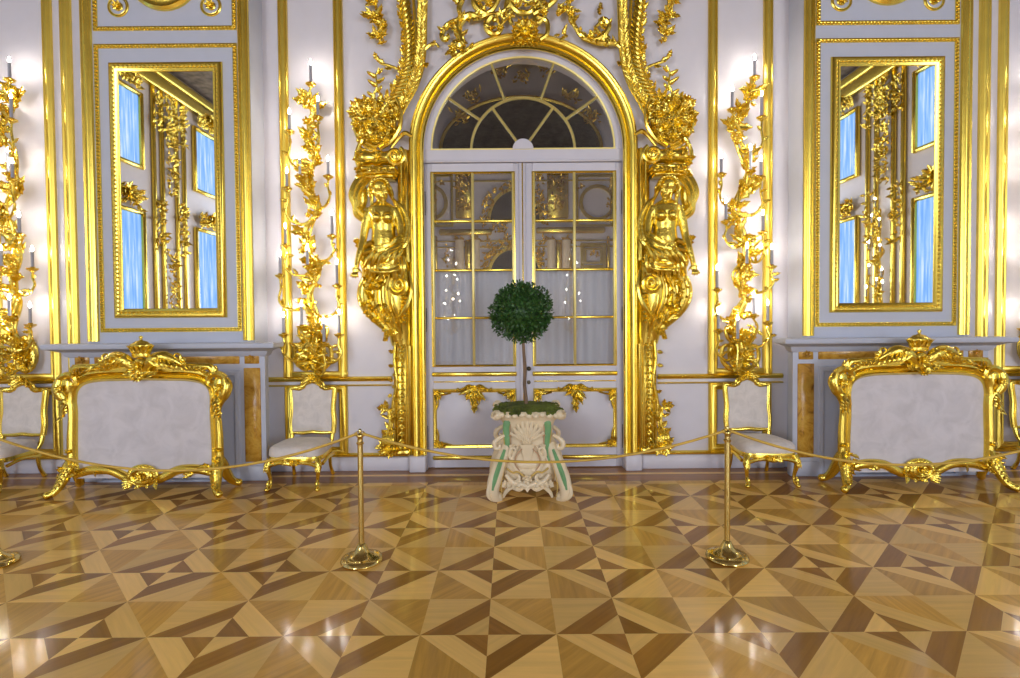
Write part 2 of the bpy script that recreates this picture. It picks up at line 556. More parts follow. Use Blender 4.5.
# ------------------------------------------------------------------ measures of the door
ZS = P(523, 150, .0).z                      # springing of the arch
RW = off(424, 623, 150, 0)                  # outer radius of white arch = opening
RGo = off(410, 636.5, 150, 0)               # gold arch outer
DY = .07                                    # door plane
RGl = off(431, 615, 150, DY)
ZT0 = P(523, 163, DY).z                     # transom underside
def arc(r, n=32, a0=0., a1=math.pi, cx=None, cz=None):
    cx = AX if cx is None else cx; cz = ZS if cz is None else cz
    return [(cx + r * math.cos(a0 + (a1 - a0) * i / n), cz + r * math.sin(a0 + (a1 - a0) * i / n)) for i in range(n + 1)]
def U(r, z0):       # inverted U path, right foot -> arch -> left foot
    return [(AX + r, z0)] + arc(r, 40) + [(AX - r, z0)]

# ------------------------------------------------------------------ room shell
mb = MB()
x0, x1 = AX - HX, AX + HX
for s in (-1, 1):
    xa, xb = (x0, AX - RW) if s < 0 else (AX + RW, x1)
    mb.add([(xa, 0, 0), (xb, 0, 0), (xb, 0, ZS), (xa, 0, ZS)], [(0, 1, 2, 3)])
A = arc(RW, 40)
ztop = HC
vs = [(x, 0, z) for x, z in A] + [(x, 0, ztop) for x, z in A]
n = len(A)
mb.add(vs, [(i + 1, i, i + n, i + 1 + n) for i in range(n - 1)])
mb.add([(x0, 0, ZS), (AX - RW, 0, ZS), (AX - RW, 0, ztop), (x0, 0, ztop)], [(0, 1, 2, 3)])
mb.add([(AX + RW, 0, ZS), (x1, 0, ZS), (x1, 0, ztop), (AX + RW, 0, ztop)], [(0, 1, 2, 3)])
path = U(RW, 0)
n = len(path)
mb.add([(x, 0, z) for x, z in path] + [(x, .35, z) for x, z in path], [(i, i + 1, i + 1 + n, i + n) for i in range(n - 1)])
struct(mb.build('wall_back', WHITE, fixn=False))
def plane(name, pts, mat):
    m = MB(); m.add(pts, [(0, 1, 2, 3)]); return struct(m.build(name, mat, fixn=False))
plane('ceiling', [(x0, RY, HC), (x0, 7.2, HC), (x1, 7.2, HC), (x1, RY, HC)], CEIL)
plane('wall_left', [(x0, RY, 0), (x0, 0, 0), (x0, 0, HC), (x0, RY, HC)], WHITE)
plane('wall_right', [(x1, 0, 0), (x1, RY, 0), (x1, RY, HC), (x1, 0, HC)], WHITE)
plane('wall_rear', [(x1, RY, 0), (x0, RY, 0), (x0, RY, HC), (x1, RY, HC)], WHITE)

# ------------------------------------------------------------------ door leaves and fanlight
ZB = .012
RD = off(428, 622, 460, DY)
def bar(m, xa, xb, za, zb, y, t=.012): m.box(xa, xb, y - t, y + t, za, zb, .004)
zr = [P(523, v, DY).z for v in (173, 221, 270, 317.5, 365)]
def leaf_door(s, name):
    X = lambda o: AX + s * o
    root = bpy.data.objects.new(name, None); COL.objects.link(root)
    base = (X(RD / 2), DY, 0); root.location = base; root['_loc'] = list(base); struct(root)
    gx0, gx1 = off(514, 533, 270, DY), off(432.5, 614.5, 270, DY)
    gm = off(473, 574, 270, DY)
    f = MB(); y0, y1 = DY - .025, DY + .03
    ztop = ZT0 - .008
    f.box(X(.004), X(gx0), y0, y1, ZB, ztop, .006)
    f.box(X(gx1), X(RD), y0, y1, ZB, ztop, .006)
    f.box(X(gx0), X(gx1), y0, y1, zr[0], ztop, .0)
    f.box(X(gx0), X(gx1), y0, y1, ZB, zr[4], .0)
    f.box(X(gx0 + .03), X(gx1 - .03), y0 - .012, y0, P(523, 444, DY).z, P(523, 391, DY).z, .01)
    if s < 0: f.box(AX - .055, AX + .025, DY - .045, DY - .02, ZB, ztop, .01)
    f.build('leaf_frame', DOORW, root)
    g = MB()
    for z in zr[1:4]: bar(g, X(gx0), X(gx1), z - .014, z + .014, DY - .014, .016)
    g.m = 1
    bar(g, X(gm - .015), X(gm + .015), zr[4], zr[0], DY - .016, .020)
    for xx in (gx0 + .012, gx1 - .012): bar(g, X(xx - .012), X(xx + .012), zr[4], zr[0], DY - .022, .016)
    g.m = 0
    g.sweep([(X(gx0), zr[4]), (X(gx1), zr[4]), (X(gx1), zr[0]), (X(gx0), zr[0])] if s > 0 else [(X(gx1), zr[4]), (X(gx0), zr[4]), (X(gx0), zr[0]), (X(gx1), zr[0])],
            [(-.012, 0), (-.012, .016), (0, .02), (.012, .010), (.012, 0)], DY - .02, True)
    if s < 0: g.box(AX - .018, AX - .004, DY - .052, DY - .04, ZB, ztop, .004)
    g.build('glazing_bar', [GOLDM, GILTBAR], root)
    p = MB(); p.box(X(gx0), X(gx1), DY + .004, DY + .008, zr[4], zr[0]); p.build('glass_pane', GLASS, root)
    # gilt work of the lower panel
    r = MB()
    z1 = P(523, 373.5, DY).z
    r.box(X(gx0 - .02), X(gx1 + .02), y0 - .022, y0, z1 - .026, z1 + .026, .012)
    z2 = P(523, 381, DY).z; r.box(X(gx0), X(gx1), y0 - .008, y0, z2 - .007, z2 + .007, .003)
    z3 = P(523, 456.5, DY).z; r.box(X(gx0 - .02), X(gx1 + .02), y0 - .022, y0, z3 - .024, z3 + .024, .012)
    r.build('gilt_rail', GOLDM, root)
    q = MB(); za, zb = P(523, 446, DY).z, P(523, 389, DY).z
    xa, xb = sorted((X(gx0 + .0), X(gx1 - .0)))
    pth = [(xa, za), (xb, za), (xb, zb), (xa, zb)]
    q.sweep(pth, [(-.012, 0), (-.012, .012), (0, .03), (.02, .026), (.032, .012), (.032, 0)], y0, True)
    q.build('panel_moulding', GOLDM, root)
    o = MB()
    for cx, cz, sx, sz in ((xa, za, 1, 1), (xb, za, -1, 1), (xa, zb, 1, -1), (xb, zb, -1, -1)):
        sp = [(cx + sx * .20, cz + sz * .03), (cx + sx * .12, cz + sz * .05), (cx + sx * .05, cz + sz * .06)]
        o.tube([(a, y0 - .03, b) for a, b in sp], .011, 6)
        o.tube([(cx + sx * .03, y0 - .03, cz + sz * .22), (cx + sx * .05, y0 - .03, cz + sz * .14), (cx + sx * .04, y0 - .03, cz + sz * .05)], .011, 6)
        for k in range(9):
            an = rnd(0, math.pi / 2)
            o.leaf((cx + sx * .02, y0 - .02, cz + sz * .02), (sx * math.cos(an), -.35, sz * math.sin(an)), rnd(.09, .16), .05, (0, -1, 0), rnd(0, .4))
        o.flower((cx + sx * .035, y0 - .03, cz + sz * .035), .045)
    cx = (xa + xb) / 2
    for k in range(22):
        an = rnd(math.pi * 1.05, math.pi * 1.95)
        o.leaf((cx + rnd(-.05, .05), y0 - .02, zb + rnd(-.03, .03)), (math.cos(an) * .7, -.3, math.sin(an)), rnd(.07, .2), .05, (0, -1, 0), rnd(0, .4))
    for k in (-1, 1):
        o.tube([(cx, y0 - .03, zb + .03), (cx + k * .07, y0 - .03, zb + .055), (cx + k * .15, y0 - .03, zb + .0), (cx + k * .2, y0 - .03, zb + .02)], .013, 6)
        for j in range(4): o.leaf((cx + k * (.03 + j * .04), y0 - .02, zb + .01), (k * .8, -.3, .5 - .3 * j), .08, .04)
    o.leaf((cx, y0 - .02, zb - .1), (0, -.2, -1), .19, .08); o.flower((cx, y0 - .03, zb + .02), .05)
    o.build('gilt_foliage', GOLD, root)
    h = MB()
    xh = X(RD + .006)
    for v in (204, 320, 437):
        z = P(428, v, DY).z
        h.tube([(xh, DY - .03, z - .11), (xh, DY - .03, z + .11)], .013, 8, 2)
        h.ell((xh, DY - .03, z + .125), .014, 8, 5); h.ell((xh, DY - .03, z - .125), .014, 8, 5)
    h.build('hinge', IRON, root)
    if s > 0:
        k = MB(); kx = X(off(514, 533, 370, DY) * .42)
        z = P(530, 368, DY).z
        k.lathe([(.0, 0), (.022, 0), (.022, .006), (.01, .012), (.01, .03), (.024, .045), (.026, .058), (.016, .07), (0, .073)], (kx, y0, z), 12, rot=Matrix.Rotation(R(90), 3, 'X'))
        k.build('door_knob', IRON, root)
        k = MB(); k.lathe([(.0, 0), (.024, 0), (.022, .008), (0, .010)], (kx, y0, P(530, 382, DY).z), 12, rot=Matrix.Rotation(R(90), 3, 'X')); k.build('keyhole_plate', IRON, root)
leaf_door(-1, 'door_1'); leaf_door(1, 'door_2')

def fanlight():
    root = bpy.data.objects.new('window_1', None); COL.objects.link(root)
    base = (AX, DY, ZT0); root.location = base; root['_loc'] = list(base); struct(root)
    ZG = P(523, 150, DY).z
    f = MB()
    f.sweep([(x, z) for x, z in arc(RGl, 40, cz=ZG)], [(0.0, -.03), (0, .02), (-.012, .03), (RGl - RW, .03), (RGl - RW, -.03)], DY)
    f.box(AX - RW, AX + RW, DY - .03, DY + .03, ZT0, ZG)
    f.box(AX - RW, AX + RW, DY - .045, DY - .03, ZT0 + .0, ZT0 + .025, .006)
    hub = off(513, 534, 150, DY)
    f.prism([(AX + hub * math.cos(a), ZG + hub * math.sin(a)) for a in [math.pi * i / 16 for i in range(17)]], DY - .04, DY + .02, .008)
    f.build('frame', DOORW, root)
    g = MB()
    pr = [(-.014, -.01), (-.014, .012), (0, .026), (.014, .012), (.014, -.01)]
    g.sweep(arc(RGl - .006, 40, cz=ZG), [(-.004, 0), (-.004, .028), (.012, .02), (.012, 0)], DY - .0)
    ri = off(471.5, 575, 150, DY)
    g.sweep(arc(ri, 30, cz=ZG), pr, DY)
    for d in (35, 70, 110, 145):
        c, s_ = math.cos(R(d)), math.sin(R(d)); g.sweep([(AX + c * ri, ZG + s_ * ri), (AX + c * RGl, ZG + s_ * RGl)], pr, DY)
    for d in (54, 126):
        c, s_ = math.cos(R(d)), math.sin(R(d)); g.sweep([(AX + c * hub, ZG + s_ * hub), (AX + c * ri, ZG + s_ * ri)], pr, DY)
    g.sweep([(AX - RGl, ZG), (AX + RGl, ZG)], [(-.004, 0), (-.004, .024), (.012, .024), (.012, 0)], DY - .01)
    g.build('glazing_bar', GILTBAR, root)
    p = MB(); A = arc(RGl, 32, cz=ZG)
    p.prism(A, DY + .004, DY + .008); p.build('glass_pane', GLASS, root)
fanlight()

# sheer curtains behind the lower panes
for s, nm in ((-1, 'left'), (1, 'right')):
    c = MB(); za, zb = zr[4] - .05, zr[2] + .0
    xa, xb = off(514, 533, 270, DY) - .01, off(432.5, 614.5, 270, DY) + .01
    n = 60; ring = []
    for t in (0, 1):
        yy = .15 + t * .008
        ring.append([(AX + s * (xa + (xb - xa) * i / n), yy + .016 * math.sin(i * .9) + .01 * math.sin(i * .37 + s), 0) for i in range(n + 1)])
    loop = ring[0] + ring[1][::-1]
    if s < 0: loop = loop[::-1]
    c.loft([[(x, y, z) for x, y, _ in loop] for z in (za, zb)])
    o = c.build('sheer_curtain', SHEER)
    tag(o, 'pale sheer curtain behind the lower panes of the %s door leaf%s' % (nm, ' with the knob' if s > 0 else ' without a knob'), 'curtain', 'sheer curtains behind the door panes')

# ------------------------------------------------------------------ gilt casing, rails, frames (fixed trim)
zpl = P(415, 456, -.08).z
casing = [(0, 0), (0, .05), (.012, .065), (.03, .065), (.04, .045), (.055, .04), (.065, .075), (.085, .095), (.11, .10), (.125, .08), (.135, .085), (RGo - RW, .07), (RGo - RW, 0)]
casing = [(-o, d) for o, d in casing]
m = MB(); m.sweep(U(RW, zpl), casing, 0)
struct(m.build('trim_1', GOLDM))
# flat gilt strip beside the casing, behind the figures
m = MB(); xo = off(398, 648, 300, -.03)
ztp = P(405, 150, -.03).z
for s in (-1, 1):
    xa, xb = sorted((AX + s * (RGo - .0), AX + s * xo))
    m.box(xa, xb, -.05, 0, zpl, ztp, .01)
    for q in (.3, .7): 
        xx = xa + (xb - xa) * q; m.tube([(xx, -.05, zpl), (xx, -.05, ztp)], .014, 6, 1)
struct(m.build('trim_2', GOLDM))
# plinth blocks and baseboards
m = MB()
for s in (-1, 1):
    xa, xb = sorted((AX + s * RW, AX + s * (RGo + .03))); m.box(xa, xb, -.12, 0, 0, zpl, .01)
    xa, xb = sorted((AX + s * (RGo + .03), AX + s * 2.95)); m.box(xa, xb, -.045, 0, 0, zpl - .02, .01)
    xa, xb = sorted((AX + s * 4.75, AX + s * HX)); m.box(xa, xb, -.045, 0, 0, zpl - .02, .01)
struct(m.build('baseboard_back', WHITE))
zc = P(330, 379, 0).z; zc2 = P(330, 384, 0).z
railp = lambda h: [(-h, 0), (-h, .02), (-h * .5, .045), (h * .3, .05), (h, .03), (h, 0)]
m = MB()
for s in (-1, 1):
    for xa, xb in ((off(390, 656, 380, 0), 2.93), (4.85, HX)):
        p = sorted((AX + s * xa, AX + s * xb))
        m.sweep([(p[0], zc), (p[1], zc)], railp(.028), 0)
        m.sweep([(p[0], zc2 - .015), (p[1], zc2 - .015)], railp(.010), 0)
        m.sweep([(p[0], zpl + .0), (p[1], zpl + .0)], railp(.022), -.0)
struct(m.build('trim_3', GOLDM))
# strips framing the sconce panels
stripp = lambda w: [(-w, 0), (-w, .03), (-w * .75, .04), (-w * .55, .03), (-w * .3, .042), (w * .3, .042), (w * .55, .03), (w * .75, .04), (w, .03), (w, 0)]
PAN = ((2.105, 2.725), (5.37, 6.02))
def panel_trim(name, c0, c1, s):
    m = MB()
    for c in (c0, c1):
        x = AXS + s * c
        m.sweep([(x, zc + .03), (x, HC)], stripp(.05), 0)
    xa, xb = sorted((AXS + s * c0, AXS + s * c1))
    m.box(xa - .055, xb + .055, -.036, 0, zc + .028, zc + .09, .01)
    zl, zh = zpl + .05, zc2 - .05
    m.sweep([(xa, zl), (xb, zl), (xb, zh), (xa, zh)], stripp(.045), 0, True)
    return struct(m.build(name, GOLDS))
k = 4
for s in (-1, 1):
    for c0, c1 in PAN:
        panel_trim('trim_%d' % k, c0, c1, s); k += 1
m = MB()
for s in (-1, 1):
    x = AXS + s * 5.16
    m.sweep([(x, zc + .03), (x, HC)], stripp(.06), 0)
struct(m.build('trim_%d' % k, GOLDS)); k += 1

# ------------------------------------------------------------------ piers with mirrors
YP = -.30
pin = off(251, 801, 200, YP); pc = (off(165, 887.5, 200, YP)) - .03
phw = pc - pin
zm = P(166, 343, YP).z       # top of the mantel shelf (overwritten below)
zm = (P(166, 343, -.45).z + P(890, 334, -.45).z) / 2
for s in (-1, 1):
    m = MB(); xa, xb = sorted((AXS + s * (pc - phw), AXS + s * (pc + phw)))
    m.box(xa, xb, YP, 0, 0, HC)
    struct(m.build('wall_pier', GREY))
    c = AXS + s * pc
    Z = lambda v: (P(166, v + 3.2, YP).z)
    m = MB()
    ein = phw - .06
    for e in (-1, 1):
        x = c + e * ein
        m.sweep([(x, zm), (x, HC)], stripp(.055), YP)
    struct(m.build('trim_%d' % k, GOLDM)); k += 1
    # rope mouldings
    m = MB()
    hw = .742
    z0r, z1r = (P(166, 331, YP).z + P(888, 323, YP).z) / 2, (P(166, 47.5, YP).z + P(888, 39, YP).z) / 2
    prof = [(-.022, 0), (-.022, .014), (-.006, .014), (.006, .014), (.022, .014), (.022, 0)]
    pth = [(c - hw, z0r), (c + hw, z0r), (c + hw, z1r), (c - hw, z1r)]
    m.sweep(pth, prof, YP, True); m.beads(pth, .038, .019, YP - .016, True, 6, 4)
    zu = (P(166, 30, YP).z + P(888, 21.5, YP).z) / 2
    pth = [(c - hw, zu), (c + hw, zu), (c + hw, zu + 1.2), (c - hw, zu + 1.2)]
    m.sweep(pth, prof, YP, True); m.beads(pth, .038, .019, YP - .016, True, 6, 4)
    struct(m.build('trim_%d' % k, GOLDM)); k += 1
    # painted inner panels
    # round frames of the panel above
    def ring(mm, cx, cz, r, w):
        pth = [(cx + r * math.cos(2 * math.pi * i / 32), cz + r * math.sin(2 * math.pi * i / 32)) for i in range(32)]
        mm.sweep(pth, [(-w, 0), (-w, w * .6), (-w * .4, w), (w * .3, w * .7), (w, w), (w, 0)], YP, True)
    side = 'left' if s < 0 else 'right'
    t = thing('medallion', (c, YP, zu + .55), 'large round gilt medallion frame in the panel above the %s mirror' % side, 'medallion', 'medallion frames over the mirrors')
    mm = MB(); ring(mm, c, zu + .57, .34, .05); mm.build('frame', GOLDM, t)
    mm = MB(); mm.ell((c, YP - .0, zu + .57), (.29, .05, .29), 20, 8)
    mm.flower((c, YP - .05, zu + .57), .2, (0, -1, 0), 8); mm.build('boss', GOLD, t)
    for e in (-1, 1):
        cx = c + e * off(115, 0, 0, 0) * 0 + e * .495
        cz = zu + .235
        inner = (e * s < 0)
        t = thing('rosette', (cx, YP, cz), 'small round gilt rosette above the %s mirror on the %s' % (side, 'side towards the door' if inner else 'side away from the door'), 'rosette', 'rosettes over the mirrors')
        mm = MB(); ring(mm, cx, cz, .10, .014); mm.build('ring', GOLDM, t)
        mm = MB(); mm.flower((cx, YP - .012, cz), .065, (0, -1, 0), 7); mm.ell((cx, YP, cz), (.05, .015, .05), 10, 6); mm.build('flower', GOLD, t)
    # mirror
    t = thing('wall_mirror', (c, YP, z0r + .15), 'tall gilt framed mirror over the fireplace %s of the door' % side, 'mirror', 'mirrors over the fireplaces')
    
    gw = .505
    zg0, zg1 = (P(166, 310, YP).z + P(888, 301.5, YP).z) / 2, (P(166, 73.5, YP).z + P(888, 65, YP).z) / 2
    mm = MB(); pth = [(c - gw, zg0), (c + gw, zg0), (c + gw, zg1), (c - gw, zg1)]
    mm.sweep(pth, [(.004, .010), (-.005, .02), (-.03, .032), (-.04, .026), (-.07, .040), (-.09, .034), (-.10, .015), (-.10, 0), (.004, 0)], YP, True)
    ph2 = [(c - gw - .05, zg0 - .05), (c + gw + .05, zg0 - .05), (c + gw + .05, zg1 + .05), (c - gw - .05, zg1 + .05)]
    mm.beads(ph2, .045, .013, YP - .032, True)
    mm.build('frame', GOLDM, t)
    mm = MB(); mm.box(c - gw - .01, c + gw + .01, YP - .012, YP - .0, zg0 - .01, zg1 + .01); mm.build('mirror_glass', MIRROR, t)

# ------------------------------------------------------------------ fireplaces
YF = -.36
fc = off(170, 891.5, 420, YF); fhw = (off(73, 989, 420, YF) - off(268, 794.6, 420, YF)) / 2
def avz(v, y): return (P(170, v, y).z + P(890, v - 7, y).z) / 2
for s in (-1, 1):
    c = AXS + s * fc; side = 'left' if s < 0 else 'right'
    t = thing('fireplace', (c, YF, 0), 'white and amber marble fireplace %s of the door, behind the gilt screen' % side, 'fireplace', 'fireplaces flanking the door')
    m = MB()
    zsh1, zsh0 = avz(344.5, -.56), avz(350.5, -.54)
    m.sweep([], [], 0) if False else None
    sh = fhw + .17
    # shelf: moulded slab stepping out over the body
    prof = [(0.0, zsh0 - .09), (.03, zsh0 - .07), (.05, zsh0 - .03), (.12, zsh0 - .0), (.16, zsh0 + .01), (.17, zsh0 + .03), (.17, zsh1 - .01), (.16, zsh1)]
    rings = []
    for o_, z in prof:
        rings.append([(c - fhw - o_, YP + .02, z), (c - fhw - o_, YF - o_, z), (c + fhw + o_, YF - o_, z), (c + fhw + o_, YP + .02, z)])
    m.loft(rings)
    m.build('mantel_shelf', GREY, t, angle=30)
    zb0, zb1 = avz(365, YF), avz(352.5, YF)          # frieze
    zp0 = avz(463, YF)
    b = MB()
    yb = YP + .02
    pw = .33
    b.box(c - fhw, c - fhw + pw, YF, yb, 0, zsh0 - .05)
    b.box(c + fhw - pw, c + fhw, YF, yb, 0, zsh0 - .05)
    b.box(c - fhw + pw, c + fhw - pw, YF, yb, zb0 - .13, zsh0 - .05)
    for e in (-1, 1):
        xa, xb = sorted((c + e * (fhw + .02), c + e * (fhw - pw - .01))); b.box(xa, xb, YF - .02, yb, 0, zp0 - .04, .01)
    b.sweep([(c - fhw + pw, .02), (c + fhw - pw, .02), (c + fhw - pw, zb0 - .13), (c - fhw + pw, zb0 - .13)], [(-.06, 0), (-.05, .02), (-.02, .025), (0, .01), (0, 0)], YF, True)
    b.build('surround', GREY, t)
    for e in (-1, 1):
        xa, xb = sorted((c + e * (fhw - .06), c + e * (fhw - .06 - .155)))
        q = MB(); q.box(xa, xb, YF - .012, YF + .01, zb0, zb1 - .02, .006); 
        ob = q.build('corner_block', AGATE, t)
        q = MB(); q.flower(((xa + xb) / 2, YF - .013, (zb0 + zb1 - .02) / 2), .05); q.build('carved_rosette', AGATE, ob)
        q = MB(); q.box(xa - .01, xb + .01, YF - .012, YF + .01, zp0, zb0 - .045, .006); q.build('pilaster_panel', AGATE, t)
    q = MB(); q.box(c - fhw + .27, c + fhw - .27, YF - .012, YF + .01, zb0, zb1 - .02, .006); q.build('frieze_panel', AGATE, t)
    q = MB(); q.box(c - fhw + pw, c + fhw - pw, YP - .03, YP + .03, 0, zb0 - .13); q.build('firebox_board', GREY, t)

# ------------------------------------------------------------------ fire screens
YS = -.73
def make_screen():
    S = Sc(YS)
    t = thing('fire_screen', (0, 0, 0), 'x', 'fire screen', 'fire screens in front of the fireplaces')
    Zv = lambda v: CAMH - (v - 322.2) / S
    X = lambda px: px / S
    # fabric panel with rounded upper corners
    hw, zb, zt, rc = .695, .15, Zv(379.5), .20
    pts = [(-hw, zb), (hw, zb)] + [(hw - rc + rc * math.cos(a), zt - rc + rc * math.sin(a)) for a in [math.pi / 2 * i / 8 for i in range(9)]] + \
          [(-hw + rc - rc * math.sin(a), zt - rc + rc * math.cos(a)) for a in [math.pi / 2 * i / 8 for i in range(9)]]
    m = MB(); m.prism(pts, -.012, .012); m.build('silk_panel', SILK, t)
    m = MB()
    # main moulded frame around the panel
    half = [(-.64, .20), (-.705, .25), (-.715, .45), (-.705, .80), (-.71, .95), (-.685, 1.06), (-.60, 1.135), (-.44, 1.168), (-.2, 1.175), (0, 1.178)]
    full = spl(half, 5); full = full + [(-x, z) for x, z in full[::-1][1:]]
    prof = [(.045, -.03), (.045, .02), (.02, .045), (.0, .03), (-.02, .05), (-.045, .02), (-.045, -.03)]
    m.sweep(full, prof, 0)
    # solid head between the arched moulding and the straight cornice
    low = [(x, z) for x, z in full if z > 1.06]
    up = [(.66, 1.20), (.67, 1.25), (.5, 1.255), (.36, 1.27), (.25, 1.32), (.14, 1.33), (0, 1.36)]
    up = up + [(-x, z) for x, z in up[::-1][1:]]
    strip_ = [(-1 + 2 * i / 30) * .66 for i in range(31)]
    def at(path, x):
        path = sorted(path)
        for a, b in zip(path[:-1], path[1:]):
            if a[0] <= x <= b[0]: return a[1] + (b[1] - a[1]) * ((x - a[0]) / max(1e-6, b[0] - a[0]))
        return path[0][1] if x < path[0][0] else path[-1][1]
    m.loft([[(x, -.012, at(low, x)), (x, -.020, (at(low, x) + at(up, x)) / 2), (x, -.012, at(up, x)), (x, .02, at(up, x)), (x, .02, at(low, x))] for x in strip_])
    for e in (-1, 1):
        # outer post with C scroll shoulders
        pp = [(e * .74, 0, .22), (e * .75, 0, .55), (e * .735, 0, .80), (e * .765, -.01, .91), (e * .815, -.02, .99), (e * .845, -.02, 1.07), (e * .825, -.02, 1.15)]
        m.tube(pp, [.045, .034, .032, .040, .055, .055, .038], 8)
        sp = spiral((e * .825, 1.15), math.pi / 2 + e * R(25), e * 1, .12, 13, .87)
        m.tube([(e * .825, -.02, 1.15)] + [(x, -.025, z) for x, z in sp], [.036, .014], 7, 2)
        m.ell((e * .765, -.02, 1.08), (.07, .03, .10)); 
        # upper cornice
        cp = [(e * .70, 0, 1.20), (e * .66, -.005, 1.265), (e * .5, -.01, 1.262), (e * .35, -.01, 1.275), (e * .26, -.01, 1.31)]
        m.tube(cp, [.034, .036, .032, .034, .04], 8)
        m.tube([(e * .70, -.01, 1.285), (e * .5, -.015, 1.292), (e * .38, -.015, 1.30)], .014, 6)
        m.tube([(e * .70, 0, 1.265), (e * .72, -.0, 1.22), (e * .69, -.0, 1.17)], [.03, .028], 8)
        for q in range(5):
            m.tube([(e * (.30 + .05 * q), -.03, 1.31 - .008 * q), (e * (.33 + .05 * q), -.045, 1.275 - .01 * q), (e * (.36 + .05 * q), -.03, 1.24)], .014, 6, 3)
        # bottom rail
        bp = [(e * .70, -.0, .19), (e * .55, -.01, .232), (e * .36, -.01, .232), (e * .24, -.01, .185), (e * .14, -.02, .14), (e * .05, -.02, .14)]
        m.tube(bp, [.046, .050, .048, .048, .046, .04], 8)
        m.tube([(x, y - .03, z - .005) for x, y, z in bp[:5]], .013, 6)
    m.build('frame', GOLDM, t)
    c = MB()
    # crest: shell cartouche, crown, ball finial, acanthus
    for e in (-1, 1):
        c.tube([(e * .05, -.05, 1.25), (e * .13, -.06, 1.33), (e * .23, -.055, 1.37), (e * .32, -.045, 1.34), (e * .40, -.03, 1.29)], [.04, .065, .062, .045, .02], 8)
        for q in range(6): c.tube([(e * (.10 + .05 * q), -.10, 1.36 - .012 * abs(q - 2)), (e * (.14 + .05 * q), -.115, 1.325 - .01 * q), (e * (.20 + .045 * q), -.08, 1.27 - .005 * q)], [.008, .015, .008], 6, 3)
        for q in range(6):
            c.leaf((e * (.1 + .045 * q), -.05, 1.34 - .01 * q), (e * .6, -.35, .55 - .16 * q), .15, .07, (0, -1, 0), .4)
        sp = spiral((e * .36, 1.315), math.pi * (0 if e > 0 else 1) + e * .3, e, .06, 10)
        c.tube([(e * .33, -.03, 1.33), (e * .36, -.03, 1.315)] + [(x, -.03, z) for x, z in sp], [.018, .008], 6, 2)
        c.ell((e * .41, -.02, 1.335), .027); c.ell((e * .41, -.02, 1.30), .018)
        for q in range(7):
            an = R(200 + 140 * rnd(0, 1)); c.leaf((e * rnd(.02, .2), -.05, 1.24), (math.cos(an), -.3, math.sin(an)), rnd(.07, .13), .05)
    c.ell((0, -.045, 1.28), (.075, .045, .09), 12, 8)
    c.flower((0, -.085, 1.28), .075, (0, -1, 0), 8)
    for q in range(9):
        an = R(-80 + 20 * q) ; c.leaf((0, -.05, 1.20), (math.sin(an), -.25, -abs(math.cos(an)) * .8), .1, .05)
    crown = [(.0, 1.37), (.085, 1.37), (.095, 1.39), (.085, 1.41), (.10, 1.46), (.115, 1.475), (.11, 1.495), (.085, 1.505), (.06, 1.525), (.02, 1.535), (.012, 1.55), (.02, 1.56), (.02, 1.575), (0, 1.585)]
    c.lathe(crown, (0, -.03, 0), 14, 1, .55)
    for q in range(7):
        a = math.pi * q / 6; c.leaf((.08 * math.cos(a), -.03 - .045 * math.sin(a), 1.40), (.25 * math.cos(a), -.25 * math.sin(a), 1), .11, .05, (math.cos(a), -math.sin(a) - .1, 0), .3, 1)
    c.build('crest', GOLD, t)
    c = MB()
    for e in (-1, 1):
        c.flower((e * .79, -.06, 1.06), .06)
        for q in range(6):
            c.leaf((e * .765, -.04, .98 - .03 * q), (e * rnd(-.3, .5), -.3, -.9), .13, .05)
        for q in range(4): c.leaf((e * (.70 - .03 * q), -.03, 1.16 + .02 * q), (-e * .5, -.3, .6), .10, .05)
        for z in (.42, .44): c.ell((e * .745, -.02, z), (.05, .045, .014))
        for q in range(12): c.leaf((e * rnd(.66, .77), -.05, rnd(.18, .36)), (e * rnd(-.6, .6), -.35, rnd(-1, .8)), rnd(.07, .13), .05)
        for q in range(4): c.leaf((e * .50, -.04, .20), (-e * .8, -.3, rnd(-.5, .4)), .1, .04); 
    c.build('gilt_foliage', GOLD, t)
    c = MB()
    c.ell((0, -.03, .185), (.14, .05, .095), 16, 8)
    for k_, (rx, rz) in enumerate(((.145, .10), (.10, .066))):
        c.tube([(rx * math.cos(a), -.05 - .025 * k_, .185 + rz * math.sin(a)) for a in [2 * math.pi * q / 24 for q in range(25)]], .015, 6, 1, smooth=False)
    c.flower((0, -.08, .185), .06, (0, -1, 0), 8)
    for q in range(14):
        an = math.pi * q / 13; c.ell((.125 * math.cos(an), -.05, .185 + .085 * math.sin(an)), (.022, .03, .022), 7, 5)
    for e in (-1, 1):
        for q in range(5): c.leaf((e * .10, -.05, .15 - .01 * q), (e * 1, -.25, .3 - .28 * q), .10, .05, (0, -1, 0), .3)
        c.leaf((e * .03, -.05, .10), (e * .6, -.2, -.7), .06, .05)
    c.build('bottom_cartouche', GOLD, t)
    for e in (-1, 1):
        for fb in (-1, 1):
            l = MB()
            yy = lambda q: fb * q * .8
            l.tube([(e * .735, yy(.0), .36), (e * .745, yy(.05), .27), (e * .755, yy(.10), .19), (e * .775, yy(.15), .11), (e * .795, yy(.20), .06), (e * .825, yy(.23), .04)], [.04, .058, .054, .045, .038, .038], 8)
            l.ell((e * .835, yy(.24), .038), (.038, .038, .038))
            for q in range(5): l.leaf((e * (.70 + .012 * q), yy(.05 + .025 * q) - .02, .30 - .04 * q), (e * .4, fb * .5, -.8), .1, .05, (e * .3, -1, .2), .3)
            l.build('foot', GOLD, t)
    return t
scr = make_screen()
cs = (off(140.5, 917.7, 420, YS))
lab = 'gilt carved fire screen with silk panel before the fireplace %s of the door'
scr.location = (AXS - cs + .03, YS, 0); scr['label'] = lab % 'left'
dup(scr, (AXS + cs - .03, YS, 0), lab % 'right')

